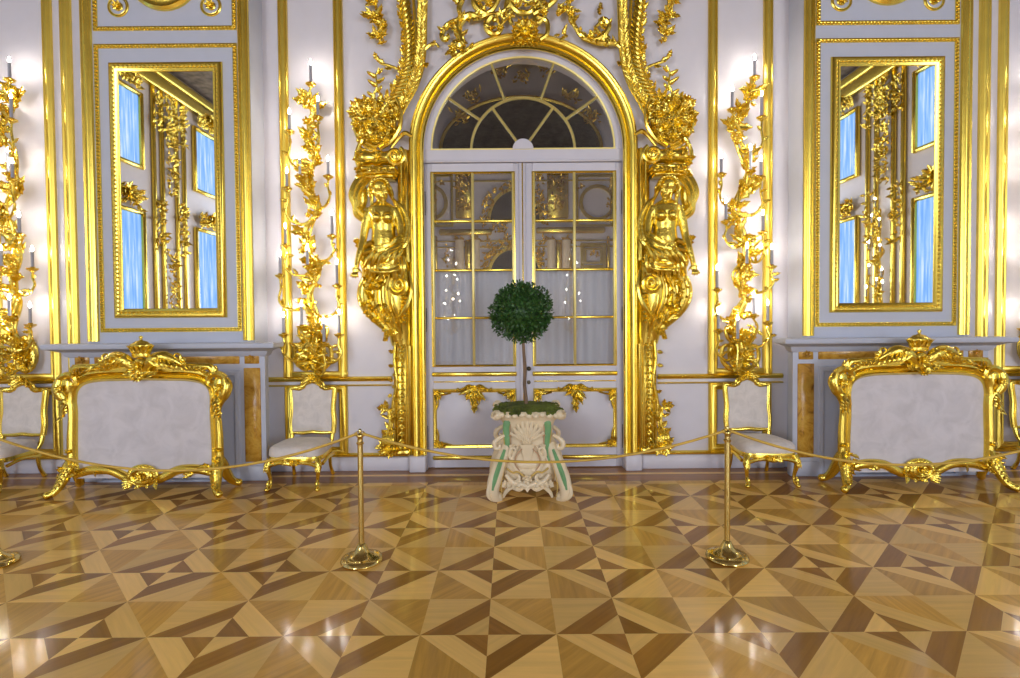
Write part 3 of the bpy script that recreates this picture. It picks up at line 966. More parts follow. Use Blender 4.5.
# ------------------------------------------------------------------ chairs
def make_chair():
    t = thing('side_chair', (0, 0, 0), 'x', 'chair', 'gilt side chairs along the wall')
    # local: back towards +y, seat front at y=-.55
    zs = .350
    def seat_out(k, z, dy=0):
        pts = []
        for i in range(40):
            a = 2 * math.pi * i / 40
            ca, sa = math.cos(a), math.sin(a)
            n = 4.2
            x = abs(ca) ** (2 / n) * math.copysign(1, ca); y = abs(sa) ** (2 / n) * math.copysign(1, sa)
            w = .285 - .04 * (y + 1) / 2
            pts.append((x * w * k, -.27 + y * .27 * k + dy, z))
        return pts
    m = MB()
    m.loft([seat_out(.97, zs - .02), seat_out(1.02, zs + .005), seat_out(1.01, zs + .055), seat_out(.94, zs + .085), seat_out(.72, zs + .10), seat_out(.35, zs + .105)])
    m.build('seat', SEATF, t)
    m = MB()
    m.loft([seat_out(.93, zs - .06), seat_out(1.0, zs - .055), seat_out(1.02, zs - .02), seat_out(1.0, zs - .005), seat_out(.9, zs - .005)])
    # shaped apron
    for e in (-1, 1):
        m.tube([(0, -.548, zs - .075), (e * .10, -.548, zs - .06), (e * .19, -.54, zs - .075), (e * .25, -.53, zs - .10)], [.022, .018, .02, .022], 7)
        m.tube([(e * .28, -.47, zs - .09), (e * .283, -.3, zs - .06), (e * .26, -.06, zs - .085)], .018, 7)
    m.flower((0, -.56, zs - .05), .038)
    for q in range(6): m.leaf((0, -.555, zs - .05), ((-1) ** q, -.2, -.3 + .15 * q), .10, .04)
    m.build('seat_rail', GOLDM, t)
    for e in (-1, 1):
        l = MB()
        l.tube([(e * .24, -.50, zs - .03), (e * .258, -.525, zs - .10), (e * .252, -.515, .20), (e * .238, -.495, .10), (e * .242, -.515, .045), (e * .252, -.54, .025)],
               [.030, .036, .025, .017, .02, .026], 9)
        l.ell((e * .254, -.545, .022), (.03, .034, .022))
        for q in range(3): l.leaf((e * .258, -.55, zs - .06), (e * (.2 - .2 * q), -.05, -1), .10, .035, (e * .3, -1, 0), .1)
        l.leaf((e * .246, -.53, .11), (0, -.2, -1), .09, .045, (0, -1, .2), .3)
        l.build('leg', GOLDM, t)
        l = MB()
        l.tube([(e * .20, -.03, zs - .03), (e * .205, -.03, .25), (e * .205, -.01, .12), (e * .215, .035, .015)], [.03, .024, .018, .022], 8)
        l.ell((e * .216, .04, .016), (.024, .026, .016))
        l.build('leg', GOLDM, t)
    # back frame (tilted slightly)
    tilt = lambda z: .02 + (z - .46) * .07
    path = [(-.235, .47), (-.246, .60), (-.234, .75), (-.247, .94), (-.232, .97), (-.14, .965), (-.07, 1.02), (0, 1.045)]
    hp = spl(path, 5); full = hp + [(-x, z) for x, z in hp[::-1][1:]]
    m = MB()
    m.tube([(x, tilt(z) - .0, z) for x, z in full], .024, 9, 1, smooth=False)
    m.tube([(x * .93, tilt(z) - .022, z - .012) for x, z in full], .010, 6, 1, smooth=False)
    m.tube([(-.23, tilt(.48), .48), (-.1, tilt(.475) - .005, .475), (0, tilt(.48) - .01, .485), (.1, tilt(.475) - .005, .475), (.23, tilt(.48), .48)], .022, 8)
    for e in (-1, 1): m.tube([(e * .225, tilt(.48), .48), (e * .22, 0.0, .40), (e * .20, -.03, zs - .02)], .024, 8)
    m.build('back_frame', GOLDM, t)
    m = MB()
    ring = lambda k, dy: [(x * k, tilt(z) + dy, .72 + (z - .72) * k) for x, z in full + [(.1, .482), (0, .49), (-.1, .482)]]
    m.loft([ring(.6, -.03), ring(.86, -.024), ring(.95, -.01), ring(.95, .015)][::-1])
    m.build('backrest', SEATF, t)
    m = MB()
    for e in (-1, 1):
        sp = spiral((e * .09, 1.04), (0 if e > 0 else math.pi), -e, .05, 10)
        m.tube([(0, tilt(1.0) - .02, 1.08), (e * .05, tilt(1.0) - .02, 1.075), (e * .09, tilt(1.) - .02, 1.04)] + [(x, tilt(1.0) - .02, z) for x, z in sp], [.016, .008], 6, 2)
        for q in range(5): m.leaf((e * .02, tilt(1.0) - .02, 1.07), (e * 1, -.3, .8 - .4 * q), rnd(.09, .14), .05)
        m.leaf((e * .12, tilt(.97) - .02, .99), (e * 1, -.1, -.2), .1, .035)
    m.flower((0, tilt(1.0) - .04, 1.09), .06, (0, -1, 0), 7)
    m.leaf((0, tilt(1.0) - .02, 1.09), (0, -.2, 1), .06, .05)
    m.build('crest', GOLD, t)
    return t
CY = -.20
ch = make_chair()
oc = off(311.5, 747.5, 410, CY - .02)
cl = 'gilt side chair with pale silk seat under the candle sconce %s of the door'
ch.location = (AXS - oc, CY, 0); ch['label'] = cl % 'just left'
dup(ch, (AXS + oc + .03, CY, 0), cl % 'just right')
dup(ch, (AXS - 5.62, CY, 0), 'gilt side chair partly cut off by the left picture edge, beyond the fireplace')
dup(ch, (AXS + 5.62, CY, 0), 'gilt side chair barely showing at the right picture edge, beyond the fireplace')

# ------------------------------------------------------------------ stanchions and cords
g1, g2 = G(361, 562.5), G(726, 557)
SY = (g1.y + g2.y) / 2
pitch = g2.x - g1.x
ZTOP = (P(360, 432, SY).z + P(725, 429, SY).z) / 2
def make_stanchion():
    t = thing('stanchion', (0, 0, 0), 'x', 'stanchion', 'brass rope stanchions')
    m = MB(); m.lathe([(0, 0), (.142, 0), (.148, .012), (.140, .03), (.115, .04), (.088, .045), (.08, .055), (.065, .06), (.05, .08), (.034, .11), (.028, .125), (.022, .13), (0, .13)], n=36); m.build('base', BRASS, t)
    m = MB(); m.tube([(0, 0, .12), (0, 0, ZTOP - .05)], .0195, 16, 2); m.build('post', BRASS, t)
    m = MB(); m.lathe([(0, ZTOP - .09), (.020, ZTOP - .09), (.026, ZTOP - .085), (.026, ZTOP - .075), (.018, ZTOP - .07), (.018, ZTOP - .04), (.024, ZTOP - .035), (.026, ZTOP - .022), (.018, ZTOP - .012), (.010, ZTOP - .006), (.012, ZTOP + .012), (.007, ZTOP + .022), (0, ZTOP + .025)], n=18)
    for e in (-1, 1):
        m.tube([(e * .018 + .016 * math.cos(a), 0, ZTOP - .014 + .016 * math.sin(a)) for a in [2 * math.pi * i / 12 for i in range(13)]], .004, 6, 1, smooth=False)
    m.build('cap', BRASS, t)
    return t
st = make_stanchion()
sl = ['brass stanchion left of the planter, in front of the left chair', 'brass stanchion right of the planter, in front of the right chair',
      'brass stanchion whose base just shows at the left picture edge', 'brass stanchion out beyond the right picture edge, holding the last cord']
xs = [g1.x, g2.x, g1.x - pitch - .02, g2.x + pitch]
st.location = (xs[0], SY, 0); st['label'] = sl[0]
for i in (1, 2, 3): dup(st, (xs[i], SY, 0), sl[i])
def cord(xa, xb, sag, label):
    m = MB(); pts = []
    xa += .03; xb -= .03
    for i in range(25):
        u = i / 24; pts.append((xa + (xb - xa) * u, SY, ZTOP - .016 - sag * 4 * u * (1 - u)))
    m.tube(pts, .0095, 8, 1, smooth=False)
    for p in (pts[0], pts[-1]): m.ell(p, .014, 8, 5)
    o = m.build('barrier_cord', ROPE, loc=((xa + xb) / 2, SY, ZTOP))
    tag(o, label, 'cord', 'gold barrier cords')
cord(xs[0], xs[1], .21, 'gold cord hanging in front of the planter and door')
cord(xs[2], xs[0], .25, 'gold cord hanging in front of the left fire screen')
cord(xs[1], xs[3], .25, 'gold cord hanging in front of the right fire screen')

# ------------------------------------------------------------------ planter and topiary
YPL = G(529, 500).y + .30
pxc = P(529, 460, YPL - .3).x
def planter():
    t = thing('planter', (pxc, YPL, 0), 'cream rococo porcelain planter with green bands, standing before the door', 'planter')
    yf = YPL - .30; S = Sc(yf)
    L = lambda u: pxc + (u - 529) / S
    Z = lambda v: P(529, v, yf).z
    def sq(h, hd, z, n=36, pw=6):
        pts = []
        for i in range(n):
            a = 2 * math.pi * (i + .5) / n; ca, sa = math.cos(a), math.sin(a)
            x = abs(ca) ** (2 / pw) * math.copysign(1, ca); y = abs(sa) ** (2 / pw) * math.copysign(1, sa)
            pts.append((pxc + x * h, YPL + y * hd, z))
        return pts
    m = MB()
    w = lambda u0, u1: (u1 - u0) / 2 / S
    prof = [(w(508, 550), Z(490)), (w(503, 555), Z(486)), (w(500, 558), Z(477)), (w(501, 557), Z(465)), (w(503, 555), Z(452)), (w(504, 554), Z(440)), (w(503, 555), Z(428)), (w(500, 558), Z(420)), (w(499, 559), Z(418))]
    m.loft([sq(a, a, z) for a, z in prof], caps=True)
    m.build('body', CREAM, t)
    # scalloped rim
    m = MB()
    h = w(498, 560)
    m.loft([sq(h * .97, h * .97, Z(421)), sq(h * 1.06, h * 1.06, Z(417)), sq(h * 1.1, h * 1.1, Z(413.5)), sq(h * 1.02, h * 1.02, Z(412)), sq(h * .93, h * .93, Z(414)), sq(h * .9, h * .9, Z(420))], caps=False)
    for e in (-1, 1):
        for f in (-1, 1):
            m.ell((pxc + e * h * 1.04, YPL + f * h * 1.04, Z(415)), (.055, .055, .05))
            for q in range(4): m.leaf((pxc + e * h, YPL + f * h, Z(415)), (e * rnd(.2, 1), f * rnd(.2, 1), rnd(-.6, .4)), .1, .07, (e * .4, f * 1, .4), .5)
    for q in range(9):
        x = pxc - h + 2 * h * (q + .5) / 9
        m.ell((x, YPL - h * 1.06, Z(415.5) + .008 * math.cos(q * 2.1)), (.035, .03, .028))
    m.build('rim', CREAM, t)
    # flaring corner legs with scroll feet
    for e in (-1, 1):
        for f in (-1, 1):
            l = MB(); b = w(503, 555)
            P3 = lambda o, z: (pxc + e * (b + o), YPL + f * (b + o), z)
            l.tube([P3(-.04, Z(446)), P3(.015, Z(460)), P3(.06, Z(472)), P3(.095, Z(485)), P3(.085, Z(495)), P3(.04, Z(500))], [.045, .06, .068, .062, .05, .04], 10)
            l.ell(P3(.055, .04), (.05, .05, .04)); 
            l.tube([P3(.07, Z(466)), P3(.115, Z(479)), P3(.14, Z(491)), P3(.105, .022)], [.012, .02, .022, .018], 7)
            for q in range(5): l.leaf(P3(.02 + .01 * q, Z(455 + 6 * q)), (e * .5, f * .6, -.9), .11, .07, (e * .6, f, .1), .3)
            ob = l.build('foot', CREAM, t)
            g = MB()
            g.tube([(p[0] + e * .0, p[1] + f * .052, p[2]) for p in (P3(-.015, Z(450)), P3(.035, Z(464)), P3(.075, Z(476)), P3(.10, Z(487)))], [.014, .024, .024, .010], 6)
            g.build('green_band', GREEN, ob)
            g = MB(); g.tube([(p[0] - e * .03, p[1] + f * .05, p[2]) for p in (P3(-.0, Z(460)), P3(.03, Z(472)), P3(.05, Z(484)), P3(.04, Z(496)))], [.005, .006, .005, .004], 5)
            g.build('ochre_line', OCHRE, ob)
    # raised shell relief on the front
    m = MB()
    yr = lambda v: YPL - (w(503.5, 554.5))
    def pt(u, v, d=.0): return (L(u), yr(v) - d, Z(v))
    for q in range(9):
        an = R(-64 + 16 * q)
        m.tube([pt(527.5, 443, .01), pt(527.5 + 11 * math.sin(an), 443 - 11 * math.cos(an), .028), pt(527.5 + 19 * math.sin(an) , 443 - 21 * math.cos(an), .012)], [.01, .021, .016], 6, 4)
    m.ell(pt(527, 440, .012), (.045, .035, .03))
    for q in range(5): m.tube([pt(522 + 2.5 * q, 436, .03), pt(523 + 2 * q, 441, .045), pt(524.5 + 1.3 * q, 445, .03)], .009, 5, 3)
    m.prism([(L(521), Z(446)), (L(525), Z(462)), (L(530), Z(462)), (L(534), Z(446))][::-1], yr(450) - .035, yr(450) + .01, .01)
    m.ell(pt(527.5, 466, .008), (.12, .035, .05), 14, 8)
    for e in (-1, 1):
        m.tube([pt(527.5 + e * 4, 472, .02), pt(527.5 + e * 12, 470, .03), pt(527.5 + e * 15, 461, .02), pt(527.5 + e * 12, 452, .02), pt(527.5 + e * 9, 447, .02)], [.02, .022, .018, .014, .008], 7)
        for q in range(4): m.leaf(pt(527.5 + e * 12, 468 - 6 * q, .0), (e * .7, -.3, .5), .09, .06, (0, -1, 0), .2)
        m.tube([pt(527.5, 487, .05), pt(527.5 + e * 7, 484, .06), pt(527.5 + e * 15, 482, .07), pt(527.5 + e * 22, 474, .07)], [.03, .03, .026, .02], 8)
        for q in range(4): m.leaf(pt(527.5 + e * (4 + 5 * q), 482, .05), (e * .8, -.4, -.35), .1, .07, (0, -1, 0), .3)
    m.flower(pt(527, 479, .06), .06, (0, -1, 0), 6)
    m.leaf(pt(527, 482, .05), (0, -.2, -1), .1, .07, (0, -1, 0), .2)
    m.build('shell_relief', CREAM, t)
    m = MB()
    for e in (-1, 1):
        pth = [pt(527.5 + e * 17, 419.5, .008), pt(527.5 + e * 20.5, 424, .010), pt(527.5 + e * 21, 432, .008), pt(527.5 + e * 20, 444, .008), pt(527.5 + e * 20.5, 454, .008), pt(527.5 + e * 22.5, 462, .016)]
        m.tube(pth, [.03, .034, .032, .026, .02, .012], 8, fy=.4)
        m.tube([pt(527.5 + e * 15, 419, .012), pt(527.5 + e * 8, 421, .012), pt(527.5 + e * 2, 419.5, .012)], [.018, .012, .005], 7, fy=.4)
    m.build('green_band', GREEN, t)
    for e in (-1, 1):
        m = MB()
        m.tube([pt(527.5 + e * 23.4, 421, .004), pt(527.5 + e * 24, 434, .004), pt(527.5 + e * 23, 446, .004), pt(527.5 + e * 23.4, 456, .006)], .007, 5)
        m.build('ochre_line', OCHRE, t)
        m = MB()
        m.tube([pt(527.5 + e * 17, 424, .006), pt(527.5 + e * 17.5, 432, .008), pt(527.5 + e * 17, 446, .008), pt(527.5 + e * 17.5, 456, .01), pt(527.5 + e * 19.5, 464, .015)], .007, 5)
        m.build('tan_line', PINKT, t)
        m = MB()
        m.tube([pt(527.5 + e * 21, 469, .03), pt(527.5 + e * 15, 473, .045), pt(527.5 + e * 10, 472, .05), pt(527.5 + e * 5, 475.5, .055), pt(527.5 + e * 1, 480, .06)], .010, 6)
        m.build('ochre_line', OCHRE, t)
        # ear scrolls at the waist and scrolls over the apron
        m = MB()
        b = w(503, 555)
        for f in (-1, 1):
            c0 = Vector((pxc + e * (b + .035), YPL + f * (b + .0), Z(447)))
            m.tube([c0 + Vector((-e * .05, 0, .10)), c0 + Vector((e * .0, 0, .075)), c0 + Vector((e * .045, 0, .03)), c0 + Vector((e * .04, 0, -.02)), c0 + Vector((0, 0, -.02)), c0 + Vector((0, 0, .015))], [.016, .022, .026, .024, .018, .012], 8)
        m.build('ear_scroll', CREAM, t)
        m = MB()
        m.tube([pt(527.5 + e * 3, 486, .05), pt(527.5 + e * 9, 489, .06), pt(527.5 + e * 16, 487, .06), pt(527.5 + e * 22, 492, .05), pt(527.5 + e * 25, 498, .04)], [.022, .026, .022, .02, .012], 7)
        m.tube([pt(527.5 + e * 18, 478, .04), pt(527.5 + e * 14, 482, .06), pt(527.5 + e * 9, 480, .06), pt(527.5 + e * 9, 476, .055), pt(527.5 + e * 12, 475, .055)], [.018, .022, .02, .016, .01], 7)
        m.tube([pt(527.5 + e * 15, 462, .03), pt(527.5 + e * 18, 456, .03), pt(527.5 + e * 16, 449, .03), pt(527.5 + e * 12, 450, .03), pt(527.5 + e * 12, 454, .03)], [.014, .018, .016, .012, .008], 7)
        m.build('scroll_relief', CREAM, t)
        m = MB()
        m.tube([pt(527.5 + e * 5.5, 449, .045), pt(527.5 + e * 11, 456, .04), pt(527.5 + e * 12.5, 464, .045), pt(527.5 + e * 8, 471, .05)], .006, 5)
        m.build('tan_line', PINKT, t)
        m = MB()
        for q in range(5): m.tube([pt(527.5 + e * (1.5 + 2.2 * q), 438, .022), pt(527.5 + e * (2.5 + 4 * q), 427 + 2.2 * q, .03)], .0045, 4, 2)
        m.tube([pt(527.5 + e * 1.5, 438, .022), pt(527.5 + e * 6, 437, .03), pt(527.5 + e * 11, 438, .026)], .0045, 4, 2)
        m.build('tan_line', PINKT, t)
    # moss bed
    mm = MB(); h = w(499, 559)
    for q in range(420):
        x, y = rnd(-1, 1), rnd(-1, 1)
        hh = .05 * (1 - x * x * .55) * (1 - y * y * .4) - .005
        mm.ell((pxc + x * h * 1.10, YPL + y * h * 1.06, Z(416) + hh), (rnd(.02, .05), rnd(.02, .05), rnd(.015, .035)), 6, 4)
    mm.loft([sq(h * .96, h * .96, Z(420)), sq(h * .96, h * .96, Z(414.5)), sq(h * .8, h * .8, Z(411)), sq(h * .6, h * .6, Z(409.5)), sq(h * .2, h * .2, Z(408.5))])
    o = mm.build('moss', MOSS, loc=(pxc, YPL, Z(416)))
    tag(o, 'green moss filling the top of the cream planter', 'moss', kind='stuff')
    # topiary
    tt = thing('topiary', (pxc, YPL, Z(412)), 'round clipped box topiary on a thin bare trunk, growing in the planter', 'topiary')
    S2 = Sc(YPL)
    c0 = P(521.5, 312, YPL)
    mm = MB()
    tp = [P(526.5, 411, YPL), P(526, 398, YPL), P(524.5, 385, YPL), P(525, 370, YPL), P(524, 355, YPL), P(523, 338, YPL), P(522, 318, YPL)]
    tp[0].z = Z(414)
    mm.tube(tp, [.020, .0175, .017, .0165, .016, .015, .012], 8)
    for a_ in range(8): mm.tube([c0 + Vector((0, 0, -.2)), c0 + Vector((math.cos(a_) * .1, math.sin(a_) * .1, -.08)), c0 + Vector((math.cos(a_ * 1.3) * .18, math.sin(a_ * 1.3) * .18, .08))], [.01, .004], 5, 3)
    mm.build('trunk', BARK, tt)
    mm = MB(); RX, RZ = 30 / S2, 28.5 / S2
    mm.ell(c0, (RX * .78, RX * .78, RZ * .78), 16, 10)
    for q in range(4200):
        z = rnd(-1, 1); a = rnd(0, 2 * math.pi); rr = math.sqrt(1 - z * z)
        n_ = Vector((rr * math.cos(a), rr * math.sin(a), z))
        lump = 1 + .05 * math.sin(5 * a + 3 * z) + .03 * math.sin(9 * a - 5 * z)
        k_ = rnd(.74, 1.02) * lump
        p = c0 + Vector((n_.x * RX * k_, n_.y * RX * k_, n_.z * RZ * k_))
        d = (n_ + Vector((rnd(-1, 1), rnd(-1, 1), rnd(-.6, 1.1))) * .9).normalized()
        up = n_ + Vector((rnd(-.6, .6), rnd(-.6, .6), rnd(-.2, .8)))
        sd = d.cross(up)
        if sd.length < 1e-3: continue
        sd.normalize(); u2 = sd.cross(d)
        Lf = rnd(.026, .042); wf = Lf * .30
        mm.add([p, p + d * Lf * .5 - sd * wf + u2 * wf * .3, p + d * Lf, p + d * Lf * .5 + sd * wf + u2 * wf * .3, p + d * Lf * .5 - u2 * wf * .35],
               [(0, 4, 1), (1, 4, 2), (2, 4, 3), (3, 4, 0), (0, 1, 2, 3)])
    mm.build('crown', LEAF, tt, fixn=False)
planter()

# ------------------------------------------------------------------ candle sconces
random.seed(11)
CL = [(310.6, 65, 82.6), (317.9, 101, 116), (289.3, 114, 130), (299.6, 159, 175), (328, 161, 175), (286.8, 173, 187), (332, 215, 234.5), (285.4, 228, 244),
      (280, 256, 274), (307.5, 249, 265), (337, 264, 284), (301.6, 306, 325), (283.6, 317, 333), (339, 314, 333), (324, 323, 342)]
CR = [(754.7, 60, 76), (732.4, 91, 108), (761.7, 96, 116), (750.7, 150, 170), (721.3, 158, 173), (761, 161, 176), (726, 203, 220), (763, 215, 231), (747, 248, 264),
      (771.7, 249, 265), (717, 270, 288), (753.7, 297, 314), (767.7, 305, 321), (718.4, 314, 329), (737.7, 320, 339)]
TL = [(313, 368), (312, 345), (316, 325), (309, 300), (316, 275), (310, 252), (306, 232), (316, 210), (307, 190), (311, 172), (315, 150), (308, 132), (312, 112), (310.6, 92)]
TR = [(740, 366), (741, 345), (734, 325), (744, 300), (737, 278), (748, 256), (740, 232), (733, 210), (744, 192), (747, 172), (738, 150), (733, 130), (741, 110), (752, 96), (754.7, 88)]
def sconce(cands, trunk, loc_px, label):
    base = P(loc_px, 360, 0); base.y = 0
    t = thing('candle_sconce', tuple(base), label, 'wall sconce', 'gilt candle sconces on the wall panels')
    ys = -.08
    tp = [P(u, v, ys + (-.03 if i % 2 else 0)) for i, (u, v) in enumerate(trunk)]
    m = MB(); n = len(tp)
    m.tube(tp, [.034 - .020 * i / (n - 1) for i in range(n)], 8, 6)
    # companion stem winding around the first
    tp2 = [p + Vector((.06 * math.sin(i * 2.1), -.02, .05)) for i, p in enumerate(tp[:-2])]
    m.tube(tp2, [.024, .010], 7, 6)
    tp3 = [p + Vector((-.055 * math.sin(i * 1.7 + .5), .01, .02)) for i, p in enumerate(tp[:-3])]
    m.tube(tp3, [.018, .010], 7, 6)
    m.build('stem', GOLD, t)
    # wall plate with scrolls at the foot
    u0, v0 = trunk[0]
    m = MB()
    cpl = P(u0, 352, -.02)
    m.ell(cpl, (.15, .05, .22), 14, 8)
    for e in (-1, 1):
        sp = [P(u0, 366, -.07), P(u0 + e * 9, 369, -.09), P(u0 + e * 18, 360, -.10), P(u0 + e * 17, 347, -.10), P(u0 + e * 8, 346, -.09), P(u0 + e * 7, 354, -.08)]
        m.tube(sp, [.028, .026, .024, .022, .018, .01], 7)
        sp = [P(u0 + e * 3, 345, -.07), P(u0 + e * 12, 338, -.09), P(u0 + e * 14, 328, -.09), P(u0 + e * 7, 325, -.08)]
        m.tube(sp, [.024, .022, .018, .01], 7)
    for q in range(26):
        a = rnd(0, 2 * math.pi); c = cpl + Vector((rnd(-.12, .12), -.05, rnd(-.16, .14)))
        m.leaf(c, (math.cos(a), -.45, math.sin(a)), rnd(.10, .19), .07, (0, -1, 0), rnd(0, .5))
    m.flower(cpl + Vector((0, -.07, .02)), .085, (0, -1, 0), 7); m.flower(cpl + Vector((.03, -.06, -.13)), .06)
    m.build('wall_plate', GOLD, t)
    # leaves and flowers along the stem
    f = MB()
    dense = [Vector(p) for p in spl(tp, 8)]
    N = len(dense)
    for q in range(104):
        i = int(rnd(.02, .97) * (N - 1)); p = dense[i]; sgn = 1 if q % 2 else -1
        L_ = rnd(.10, .22)
        f.leaf(p + Vector((0, -.01, 0)), (sgn * rnd(.3, 1), -rnd(.1, .5), rnd(-.2, 1)), L_, L_ * rnd(.36, .5), (0, -1, 0), rnd(-.2, .6))
    for q in range(14):
        i = int((q + .6) / 14.4 * (N - 1)); f.flower(dense[i] + Vector((rnd(-.07, .07), -.05, rnd(-.03, .03))), rnd(.04, .065), (rnd(-.4, .4), -1, rnd(-.2, .4)))
    f.build('foliage', GOLD, t)
    for k_, (u, v1, v2) in enumerate(cands):
        yc = -.20 - .05 * ((k_ * 7) % 3) / 2
        c0, c1 = P(u, v2, yc), P(u, v1, yc); c0.x = c1.x = (c0.x + c1.x) / 2
        # find where the arm leaves the stem
        vz = v2 + (20 + 5 * (k_ % 3))
        best = min(dense, key=lambda p: abs(p.z - P(u, vz, yc).z))
        a = MB()
        cupz = c0.z - .055
        dx = c0.x - best.x
        if abs(dx) < .09:
            sd_ = .07 if k_ % 2 else -.07
            path = [best, (best.x + sd_, (best.y + yc) / 2, best.z - .02), (c0.x + sd_ * .6, yc, cupz - .10), (c0.x, yc, cupz)]
        else:
            path = [best, (best.x + dx * .35, best.y * .6 + yc * .4, best.z - .075), (best.x + dx * .8, yc * .9, best.z - .06), (c0.x + dx * .06, yc, best.z + .03), (c0.x - dx * .02, yc, (best.z + cupz) / 2 + .03), (c0.x, yc, cupz)]
        a.tube(path, [.017, .011], 7, 6)
        pv = [Vector(p) for p in spl(path, 6)]
        for q in range(5):
            p = pv[int((q + 1) / 6.2 * (len(pv) - 1))]
            a.leaf(p, (rnd(-1, 1), -rnd(.0, .5), rnd(-.4, 1)), rnd(.06, .12), .04, (0, -1, 0), rnd(0, .6))
        for q in range(5):
            an = 2 * math.pi * q / 5 + k_; a.leaf((c0.x, yc, cupz - .005), (math.cos(an) * .6, math.sin(an) * .6, .8), .07, .035, (math.cos(an), math.sin(an), 0), .4, 1, seg=6)
        ob = a.build('arm', GOLD, t)
        d = MB(); d.lathe([(0, cupz - .01), (.012, cupz - .005), (.02, cupz + .01), (.014, cupz + .022), (.05, cupz + .030), (.058, cupz + .042), (.052, cupz + .046), (.022, cupz + .04), (.022, cupz + .055), (.026, cupz + .06), (0, cupz + .06)], (c0.x, yc, 0), 14)
        d.build('drip_pan', GOLDM, ob)
        cdl = MB(); cdl.lathe([(0, c0.z - .01), (.0155, c0.z - .01), (.0150, c1.z - .004), (.010, c1.z), (0, c1.z + .002)], (c0.x, yc, 0), 12)
        cob = cdl.build('candle', CANDLE, t)
        fl = MB(); z0 = c1.z
        fl.lathe([(.002, z0), (.009, z0 + .008), (.0125, z0 + .02), (.0105, z0 + .034), (.005, z0 + .05), (.001, z0 + .062)], (c0.x, yc, 0), 8)
        fl.build('flame', FLAME, cob)
    return t
sL = sconce(CL, TL, 313, 'gilt branching sconce with lit candles on the wall panel just left of the door')
sR = sconce(CR, TR, 740, 'gilt branching sconce with lit candles on the wall panel just right of the door')
oL, oR = P(21, 360, 0), P(1030, 360, 0)
dup(sR, (AXS - 5.70, 0, sL.location.z), 'gilt candle sconce cut off by the left picture edge, beyond the left mirror')
dup(sL, (AXS + 5.70, 0, sL.location.z), 'gilt candle sconce mostly cut off by the right picture edge, beyond the right mirror')

